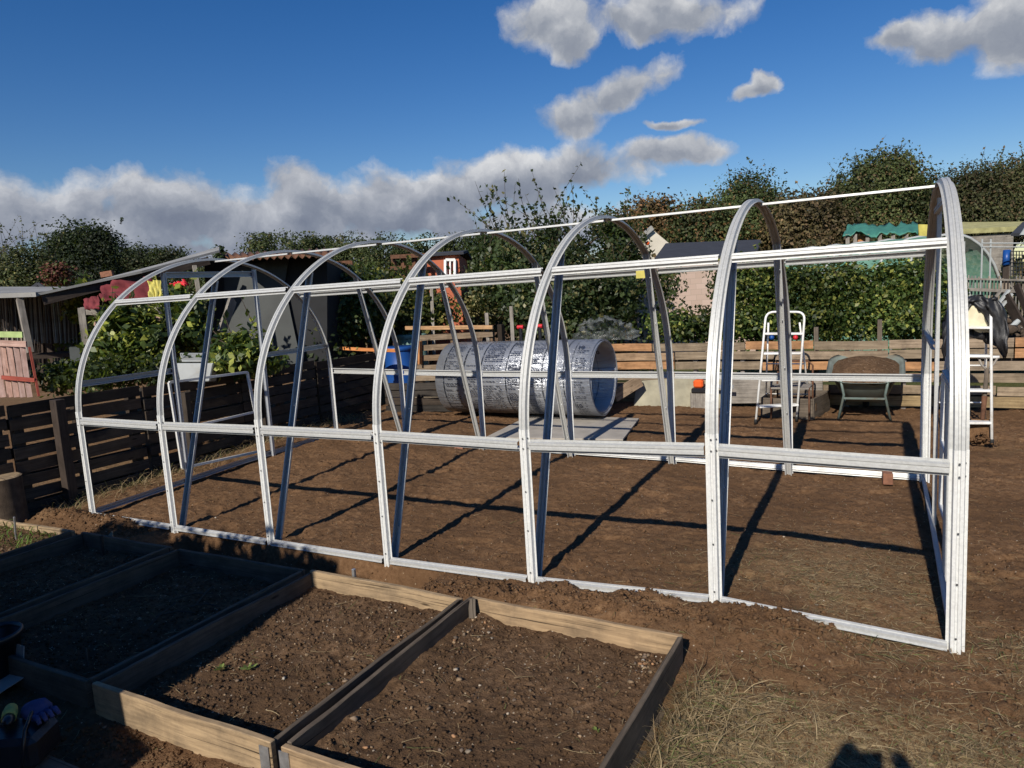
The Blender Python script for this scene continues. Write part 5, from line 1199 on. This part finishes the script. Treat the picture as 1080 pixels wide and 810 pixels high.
# polytunnel
d = 13.5; t = thing('polytunnel', 'small green mesh covered tunnel with curved hoops at the right', 'polytunnel', gnd(1020, d))
A = AD(940, 312, d); Bx = AD(1062, 308, d); A[2] = Bx[2] = 0.; c = (A+Bx)/2; hw = np.linalg.norm(Bx-A)/2; ax = (Bx-A)/(2*hw); hh = AD(1020, 246, d)[2]; back = np.array([-ax[1], ax[0], 0]);
if back@FW < 0: back = -back
bd = back*1.0-ax*.5
def hoop(off, n=18): return [c+off+ax*hw*math.cos(PI*k/n)*-1+np.array([0, 0, 1])*hh*math.sin(PI*k/n)**.75 for k in range(n+1)]
H0, H1 = hoop(bd*0), hoop(bd*2.8); n1 = len(H0)
MB().add(H0+H1, [[k, k+1, n1+k+1, n1+k] for k in range(n1-1)]).build('netting', M['net'], t, smooth=True)
for k in range(6): MB().tube(hoop(bd*2.8*k/5), .028, 6).build('hoop', M['whiteplastic'], t, smooth=True)
for q in (.35, .62): a = lerp(A, Bx, q); MB().tube([a, a+np.array([0, 0, hh*.93])], .02, 6).build('end_post', M['whiteplastic'], t)
# wooden shed roof behind it, misc right-hand items
d = 17.5; t = thing('mossy_shed', 'long low timber shed with mossy pale roof behind the green tunnel', 'shed', gnd(1040, d))
MB().slab([AD(1010, 247, d), AD(1072, 244, d), AD(1096, 238, d+2.5), AD(1008, 239, d+2.5)][::-1], .12).build('roof', M['moss'], t)
A, B = AD(1012, 250, d+.2), AD(1066, 246, d+.2); A0, B0 = A.copy(), B.copy(); A0[2] = B0[2] = 0; MB().slab([A0, B0, B, A][::-1], .1).build('wall', M['grey_wood'], t)
t = thing('roof_panel', 'dark sloping roof with a white board at the right edge', 'shed', gnd(1078, 14))
MB().slab([AD(1066, 249, 14), AD(1092, 249, 14), AD(1096, 236, 15), AD(1078, 237, 15)][::-1], .06).build('roof', M['darkroof'], t); MB().slab([AD(1075, 248, 13.9), AD(1084, 248, 13.9), AD(1084, 239, 13.9), AD(1081, 239, 13.9)][::-1], .03).build('white_board', M['whiteplastic'], t)
a = AD(1092, 252, 14); MB().bar((a[0], a[1], 0), a, .2, .1).build('post', M['grey_wood'], t)
t = thing('pipe_frame', 'thin white pipe frame crossing in front of the green tunnel', 'pipe frame', gnd(1060, 12)); d = 12
for y in (256.5, 260.5): MB().tube([AD(1036, y, d), AD(1096, y, d)], .012, 6).build('pipe', M['whiteplastic'], t)
for x in (1036, 1045): a = AD(x, 252, d); MB().tube([(a[0], a[1], 0), a], .014, 6).build('upright', M['whiteplastic'], t)
t = thing('blue_pipe', 'short upright blue drum right of the green tunnel', 'drum', gnd(1062, 12.5)); MB().tube([AD(1062, 264, 12.5), AD(1061, 280, 12.5)], .06, 10).build('drum', M['blue'], t, smooth=True); a = AD(1061, 280, 12.5); MB().bar((a[0], a[1], 0), a, .1, .1).build('stand', M['dark_wood'], t)
t = thing('picket_fence', 'ragged grey paling fence below the green tunnel', 'fence', gnd(1045, 11.5)); mb = MB()
for k in range(22):
    x = 1018+k*3.6; a = AD(x, 293+random.uniform(-3, 3), 11.5); mb.bar((a[0], a[1], 0), a, .035, .02, tint=tintv(.6, 1.1))
mb.bar(AD(1016, 294, 11.45), AD(1096, 296, 11.45), .03, .03); mb.bar(AD(1016, 305, 11.45), AD(1096, 308, 11.45), .03, .05); mb.build('palings', M['grey_wood'], t)
t = thing('netting_panel', 'grey mesh panel on posts at the right edge', 'fence', gnd(1072, 12.4)); mb = MB()
for k in range(12): x = 1066+k*3; mb.tube([AD(x, 265, 12.4), AD(x, 300, 12.4)], .008, 4)
for k in range(9): y = 265+k*4; mb.tube([AD(1066, y, 12.4), AD(1099, y, 12.4)], .008, 4)
mb.build('mesh', M['greytin'], t)
for j, (a, b, w_, m_, lab) in enumerate((((1046, 329), (1064, 306), .045, 'whiteplastic', 'white batten leaning, longest of the leaning pair'), ((1050, 331), (1067, 310), .05, 'whiteplastic', 'white batten leaning, right one of the leaning pair'), ((1043, 322), (1056, 306), .03, 'grey_wood', 'thin pale stick leaning left of the white battens'), ((1060, 312), (1082, 352), .16, 'dark_wood', 'broad dark plank leaning at the right edge'), ((1072, 300), (1090, 345), .10, 'dark_wood', 'dark leaning board cut off by the right edge'))):
    tag(MB().bar(AD(*a, 9.9), AD(*b, 9.9-.2*(j > 2)), w_, .03, up=RT).build('leaning_timber', M[m_]), lab, 'timber')
for j, (x, y) in enumerate(((1071, 341), (1074, 349), (1063, 361), (1060, 354))):
    p = AD(x, y, 9.5); tag(MB().lathe(p, [(0, -.06), (.03, -.055), (.035, .0), (.03, .055), (0, .06)], 10, ax=(.6, .2, .6)).build('flint_stone', M['whiteplastic']), 'pale lump lying in the heap beyond the fence at the right edge', 'stone', 'pale lumps in the heap')
n = 240; P = np.array([AD(1065+RNG.normal()*22, 358+RNG.normal()*5, 9.6+RNG.normal()*.3) for _ in range(n)]); lumps('rubble_heap', P, .05+.08*RNG.random(n), M['bark'])
for (x0, y0, y1, dd, lab) in ((455, 300, 345, 11.5, 'thin pale stick between the fourth and fifth arches'), (539, 323, 352, 10, 'pale pointed stake left of the fifth arch'), (513, 330, 350, 10, 'leaning grey stake behind the pallet stack')):
    tag(MB().bar(AD(x0, y0, dd), AD(x0+3, y1+30, dd), .05, .03).build('garden_stake', M['grey_wood']), lab, 'stake')
for (x, y, r_, lab, dd) in ((683, 256.5, 2.3, 'single orange fruit ball in the tree beside the cream gable', 12.5),): tag(MB().lathe(AD(x, y, dd), [(0, -.04), (.03, -.025), (.04, 0), (.03, .025), (0, .04)], 10).build('orange_ball', M['orange'], smooth=True), lab, 'ball')

# ------------------------------------------------------------------ the shed behind the photographer's left that shades the beds
t = thing('garden_shed', 'weathered plank shed beside the beds, out of the photo, that shades them', 'shed', (1.55, -4.8, 0))
sx0, sx1, sy1, sy0, sh_ = .66, 2.95, -3.62, -6.0, 2.17
def wallp(a, b, h):
    a = np.array(a, float); b = np.array(b, float); mb = MB(); r = int(h/.14)
    for k in range(r): z = .07+k*h/r; mb.bar(a+np.array([0, 0, z]), b+np.array([0, 0, z]), .02, h/r*.98, tint=tintv(.8, 1.1))
    return mb
wallp((sx0, sy1, 0), (sx1, sy1, 0), sh_).build('wall', M['board_old'], t); wallp((sx1, sy1, 0), (sx1, sy0, 0), sh_).build('wall', M['board_old'], t); wallp((sx0, sy1, 0), (sx0, sy0, 0), sh_).build('wall', M['board_old'], t); wallp((sx0, sy0, 0), (sx1, sy0, 0), sh_-.1).build('wall', M['board_old'], t)
MB().slab([(sx0-.06, sy1+.08, sh_+.03), (sx1+.04, sy1+.08, sh_+.03), (sx1+.04, sy0-.1, sh_-.12), (sx0-.06, sy0-.1, sh_-.12)][::-1], .05).build('roof', M['darkroof'], t)
bls = [((x, sy1-.05, sh_+.06+random.uniform(-.02, .03)), (.22, .18, .10)) for x in np.arange(sx0+.1, sx1-.05, .24)]
tree('ivy_plant', 'ivy growing over the roof edge of the plank shed, out of the photo', bls, 3500, .04, ((.015, .03, .01), (.05, .08, .02), (.1, .12, .03), .1), (1.5, -3.5, 0), .06, 'leaf', None, 'plant', trunk_=False, sh=(14, .22, 6))
t = thing('shade_panel', 'added panel beside the plank shed, out of view, cut to shape the shade on the beds', 'shade panel', (3.1, -3.6, 0))
MB().slab([(2.9, -3.58, -.02), (3.34, -3.58, -.02), (3.34, -3.6, 1.16), (3.11, -3.6, 1.2), (3.09, -3.6, 1.46), (2.99, -3.6, 2.1), (2.9, -3.6, 2.1)][::-1], .03).build('panel', M['board_old'], t)  # added unseen panel, outline cut so its shadow gives the slanted, stepped shade edge

# ------------------------------------------------------------------ the photographer (behind the lens, casts the shadow at the bottom edge)
def skin(name, V, E, R, mat, parent=None, sub=2, root=0):
    me = bpy.data.meshes.new(name); me.from_pydata(V, E, []); o = bpy.data.objects.new(name, me); COL.objects.link(o); me.materials.append(mat)
    if parent is not None: o.parent = parent
    s = o.modifiers.new('skin', 'SKIN'); s.use_smooth_shade = True; sv = me.skin_vertices[0].data
    for i, r in enumerate(R): sv[i].radius = (r, r) if isinstance(r, (int, float)) else r
    sv[root].use_root = True
    m = o.modifiers.new('sub', 'SUBSURF'); m.levels = sub; m.render_levels = sub
    return o
pc = np.array([CAM[0]+.05, CAM[1]-.52, 0]); per = thing('person', 'person in dark fleece and jeans holding up a phone, only the shadow shows', 'person', pc)
V = []; E = []; R = []
def jv(p, r, par=None):
    V.append(tuple(float(x) for x in p)); R.append(r); i = len(V)-1
    if par is not None: E.append((par, i))
    return i
pel = jv((0, 0, .95), .135); sp1 = jv((0, 0, 1.12), .12, pel); ch = jv((0, .0, 1.32), .145, sp1); nk0 = jv((0, .0, 1.46), .07, ch); nk = jv((0, .01, 1.53), .055, nk0); hd = jv((0, .03, 1.60), .075, nk); hd1 = jv((0, .04, 1.68), .088, hd); hd2 = jv((0, .035, 1.745), .06, hd1); jv((0, .125, 1.645), .014, hd)
for s in (-1, 1):
    hp = jv((s*.10, 0, .88), .10, pel); kn = jv((s*.12, .03, .48), .062, hp); an = jv((s*.13, 0, .09), .042, kn); he = jv((s*.135, .05, .045), .04, an); jv((s*.15, .19, .03), .032, he)
    sh = jv((s*.17, 0, 1.41), .065, ch); el = jv((s*.32, .16, 1.38), .045, sh); wr = jv((s*.13, .42, 1.58), .028, el); hn = jv((s*.105, .475, 1.63), .030, wr)
    # palm, four fingers behind the phone, thumb in front
    for k in range(4):
        z = 1.682-.019*k; L_ = (.85, 1., .95, .75)[k]
        a = jv((s*.098, .490, z), .0095, hn); b = jv((s*(.098-.022*L_), .513, z+.002), .0085, a); jv((s*(.095-.052*L_), .509, z+.004), .0075, b)
    a = jv((s*.090, .466, 1.632), .010, hn); b = jv((s*.070, .470, 1.655), .009, a); jv((s*.052, .478, 1.665), .008, b)
skin('body', V, E, R, M['skin'], per)
def sub_(idx_pts, radii, nm, m_):
    skin(nm, [tuple(p) for p in idx_pts[0]], idx_pts[1], radii, m_, per, 2)
sub_(([(0, 0, .93), (0, 0, 1.12), (0, 0, 1.32), (0, 0, 1.45), (.17, 0, 1.41), (.32, .16, 1.38), (.14, .40, 1.545), (-.17, 0, 1.41), (-.32, .16, 1.38), (-.14, .40, 1.545)], [(0, 1), (1, 2), (2, 3), (2, 4), (4, 5), (5, 6), (2, 7), (7, 8), (8, 9)]), [.15, .14, .165, .085, .085, .062, .04, .085, .062, .04], 'fleece', M['jacket'])
sub_(([(0, 0, .97), (.10, 0, .88), (.12, .03, .48), (.13, 0, .10), (-.10, 0, .88), (-.12, .03, .48), (-.13, 0, .10)], [(0, 1), (1, 2), (2, 3), (0, 4), (4, 5), (5, 6)]), [.15, .115, .078, .065, .115, .078, .065], 'jeans', M['jeans'])
sub_(([(0, -.02, 1.62), (0, .02, 1.71), (0, .03, 1.765)], [(0, 1), (1, 2)]), [.08, .1, .065], 'hair', M['hair'])
for s in (-1, 1): skin('shoe', [(s*.135, -.03, .05), (s*.14, .06, .045), (s*.15, .2, .04)], [(0, 1), (1, 2)], [.05, .052, .042], M['black'], per, 1)
ph = thing('phone', 'black phone held in both hands by the photographer', 'phone', CAM-np.array([0, .03, 0]))
b_ = CAM-FW*.022; MB().bar(b_-RT*.076, b_+RT*.076, .009, .072, up=UP).build('case', M['black'], ph, .003)

# ------------------------------------------------------------------ light and sky
sun = bpy.data.lights.new('sun', 'SUN'); so = bpy.data.objects.new('sun', sun); COL.objects.link(so); sun.energy = 5.0; sun.angle = R_(.53); sun.color = (1, .93, .82)
so.rotation_euler = Vector(tuple(SUNV)).to_track_quat('-Z', 'Y').to_euler()
SC.world = bpy.data.worlds.new('World'); wd = SC.world; wd.use_nodes = True; t = wd.node_tree; t.nodes.clear()
out = N(t, 'ShaderNodeOutputWorld'); bg = N(t, 'ShaderNodeBackground'); sky = N(t, 'ShaderNodeTexSky', sky_type='NISHITA'); sky.sun_disc = False
el_ = math.asin(-SUNV[2]); sky.sun_elevation = el_; sky.sun_rotation = math.atan2(-SUNV[0], -SUNV[1]) % (2*PI)
sky.air_density = 1.0; sky.dust_density = .1; sky.ozone_density = 3.0; sky.altitude = 50
hs = N(t, 'ShaderNodeHueSaturation'); hs.inputs['Saturation'].default_value = 1.36; hs.inputs['Hue'].default_value = .512; hs.inputs['Value'].default_value = 1.; L(t, sky.outputs[0], hs.inputs['Color'])
L(t, hs.outputs[0], bg.inputs[0]); bg.inputs[1].default_value = .078
tc = N(t, 'ShaderNodeTexCoord').outputs['Generated']; se = N(t, 'ShaderNodeSeparateXYZ'); L(t, tc, se.inputs[0])
az = math_(t, 'ARCTAN2', se.outputs[0], se.outputs[1]); el = math_(t, 'ARCSINE', se.outputs[2]); cb = N(t, 'ShaderNodeCombineXYZ'); L(t, az, cb.inputs[0]); L(t, el, cb.inputs[1])
UVc = cb.outputs[0]
def azel(px_, py_): r = ray(px_, py_); r = r/np.linalg.norm(r); return math.atan2(r[0], r[1]), math.asin(r[2])
def cloud_px(x, y, rx, ry, rot=0):
    a, e = azel(x, y); a1, e1 = azel(x+rx, y); a2, e2 = azel(x, y-ry); sx = math.hypot((a1-a), e1-e); sy2 = math.hypot(a2-a, e2-e); ti = math.atan2(e1-e, a1-a)
    return a, e, sx, sy2, ti+rot
CL = [(40, 232, 170, 58, 0), (200, 232, 170, 52, 0), (330, 232, 150, 50, 0), (-90, 232, 170, 70, 0), (450, 215, 110, 46, .05), (530, 196, 105, 42, .12), (610, 176, 95, 30, .1), (700, 162, 70, 18, .03), (560, 240, 150, 36, 0), (250, 270, 300, 34, 0), (0, 290, 200, 60, 0),
      (575, 22, 52, 36, 0), (600, 42, 32, 24, 0), (650, 95, 78, 26, .42), (604, 122, 46, 24, .1), (705, 8, 90, 34, 0), (670, 24, 56, 22, 0), (790, 92, 30, 13, .35), (806, 82, 20, 14, 0), (1010, 34, 86, 38, .2), (1060, 30, 80, 50, 0), (950, 40, 46, 18, .3), (1110, 20, 60, 50, 0), (712, 131, 34, 7, 0)]
wn = noise(t, UVc, 5.5, 6, .6); wv = N(t, 'ShaderNodeTexNoise'); wv.inputs['Scale'].default_value = 9; wv.inputs['Detail'].default_value = 8; wv.inputs['Roughness'].default_value = .6; L(t, UVc, wv.inputs['Vector'])
sub2 = N(t, 'ShaderNodeVectorMath', operation='SUBTRACT'); L(t, wv.outputs['Color'], sub2.inputs[0]); sub2.inputs[1].default_value = (.5, .5, .5)
sc2 = N(t, 'ShaderNodeVectorMath', operation='SCALE'); L(t, sub2.outputs[0], sc2.inputs[0]); sc2.inputs['Scale'].default_value = .06
ad2 = N(t, 'ShaderNodeVectorMath', operation='ADD'); L(t, UVc, ad2.inputs[0]); L(t, sc2.outputs[0], ad2.inputs[1])
field = None; vert = None
for (x, y, rx, ry, ro) in CL:
    a, e, sx, sy2, ti = cloud_px(x, y, rx, ry, ro); mp = N(t, 'ShaderNodeMapping', vector_type='TEXTURE'); L(t, ad2.outputs[0], mp.inputs[0])
    mp.inputs['Location'].default_value = (a, e, 0); mp.inputs['Rotation'].default_value = (0, 0, ti); mp.inputs['Scale'].default_value = (sx, sy2, 1)
    ln = N(t, 'ShaderNodeVectorMath', operation='LENGTH'); L(t, mp.outputs[0], ln.inputs[0]); d_ = math_(t, 'SUBTRACT', 1., ln.outputs['Value'])
    sp_ = N(t, 'ShaderNodeSeparateXYZ'); L(t, mp.outputs[0], sp_.inputs[0])
    w_ = math_(t, 'MAXIMUM', d_, 0); tv = math_(t, 'MULTIPLY', w_, sp_.outputs[1])
    field = d_ if field is None else math_(t, 'SMOOTH_MAX', field, d_, .25); vert = tv if vert is None else math_(t, 'ADD', vert, tv)
def cn(vec, s): return noise(t, vec, s, 10, .57)
n1 = cn(ad2.outputs[0], 11); shf = N(t, 'ShaderNodeVectorMath', operation='ADD'); L(t, ad2.outputs[0], shf.inputs[0]); shf.inputs[1].default_value = (-.008, .022, 0); n2 = cn(shf.outputs[0], 11)
dens = math_(t, 'ADD', field, math_(t, 'MULTIPLY', math_(t, 'SUBTRACT', n1, .5), 2.2))
alpha = ramp(t, dens, [(.0, (0, 0, 0)), (.18, (.38,)*3), (.46, (1, 1, 1))])
rel = math_(t, 'MULTIPLY', math_(t, 'SUBTRACT', n1, n2), 1.7)
thick = math_(t, 'MULTIPLY', ramp(t, dens, [(.25, (0, 0, 0)), (1.0, (1, 1, 1))]), -.2)
br = math_(t, 'ADD', math_(t, 'ADD', math_(t, 'ADD', rel, thick), math_(t, 'MULTIPLY', vert, .55)), .60)
lo = ramp(t, el, [(.0, (.0,)*3), (.25, (1,)*3)])
ccol = ramp(t, br, [(.05, (.20, .23, .30)), (.4, (.30, .33, .39)), (.68, (.48, .50, .54)), (.95, (.76, .765, .77))])
# the low bank in the west is darker and bluer than the high heaps
lowm = math_(t, 'MULTIPLY', ramp(t, el, [(.10, (1,)*3), (.24, (0,)*3)]), ramp(t, math_(t, 'ADD', az, 1.2), [(.55, (1,)*3), (.95, (.3,)*3)]))
ccol = mix(t, math_(t, 'MULTIPLY', lowm, .6), ccol, mix(t, 1., ccol, (.62, .66, .76), 'MULTIPLY'))
bg2 = N(t, 'ShaderNodeBackground'); L(t, ccol, bg2.inputs[0]); bg2.inputs[1].default_value = .92
ms = N(t, 'ShaderNodeMixShader'); L(t, alpha, ms.inputs[0]); L(t, bg.outputs[0], ms.inputs[1]); L(t, bg2.outputs[0], ms.inputs[2]); L(t, ms.outputs[0], out.inputs[0])
wd.cycles.sampling_method = 'MANUAL'; wd.cycles.sample_map_resolution = 512

SC.view_settings.view_transform = 'Standard'; SC.view_settings.look = 'None'; SC.view_settings.exposure = .12; SC.view_settings.gamma = 1
SC.cycles.use_denoising = True; SC.cycles.max_bounces = 6; SC.cycles.transparent_max_bounces = 12; SC.cycles.caustics_reflective = False; SC.cycles.caustics_refractive = False
SC.cycles.use_adaptive_sampling = True; SC.cycles.adaptive_threshold = .02
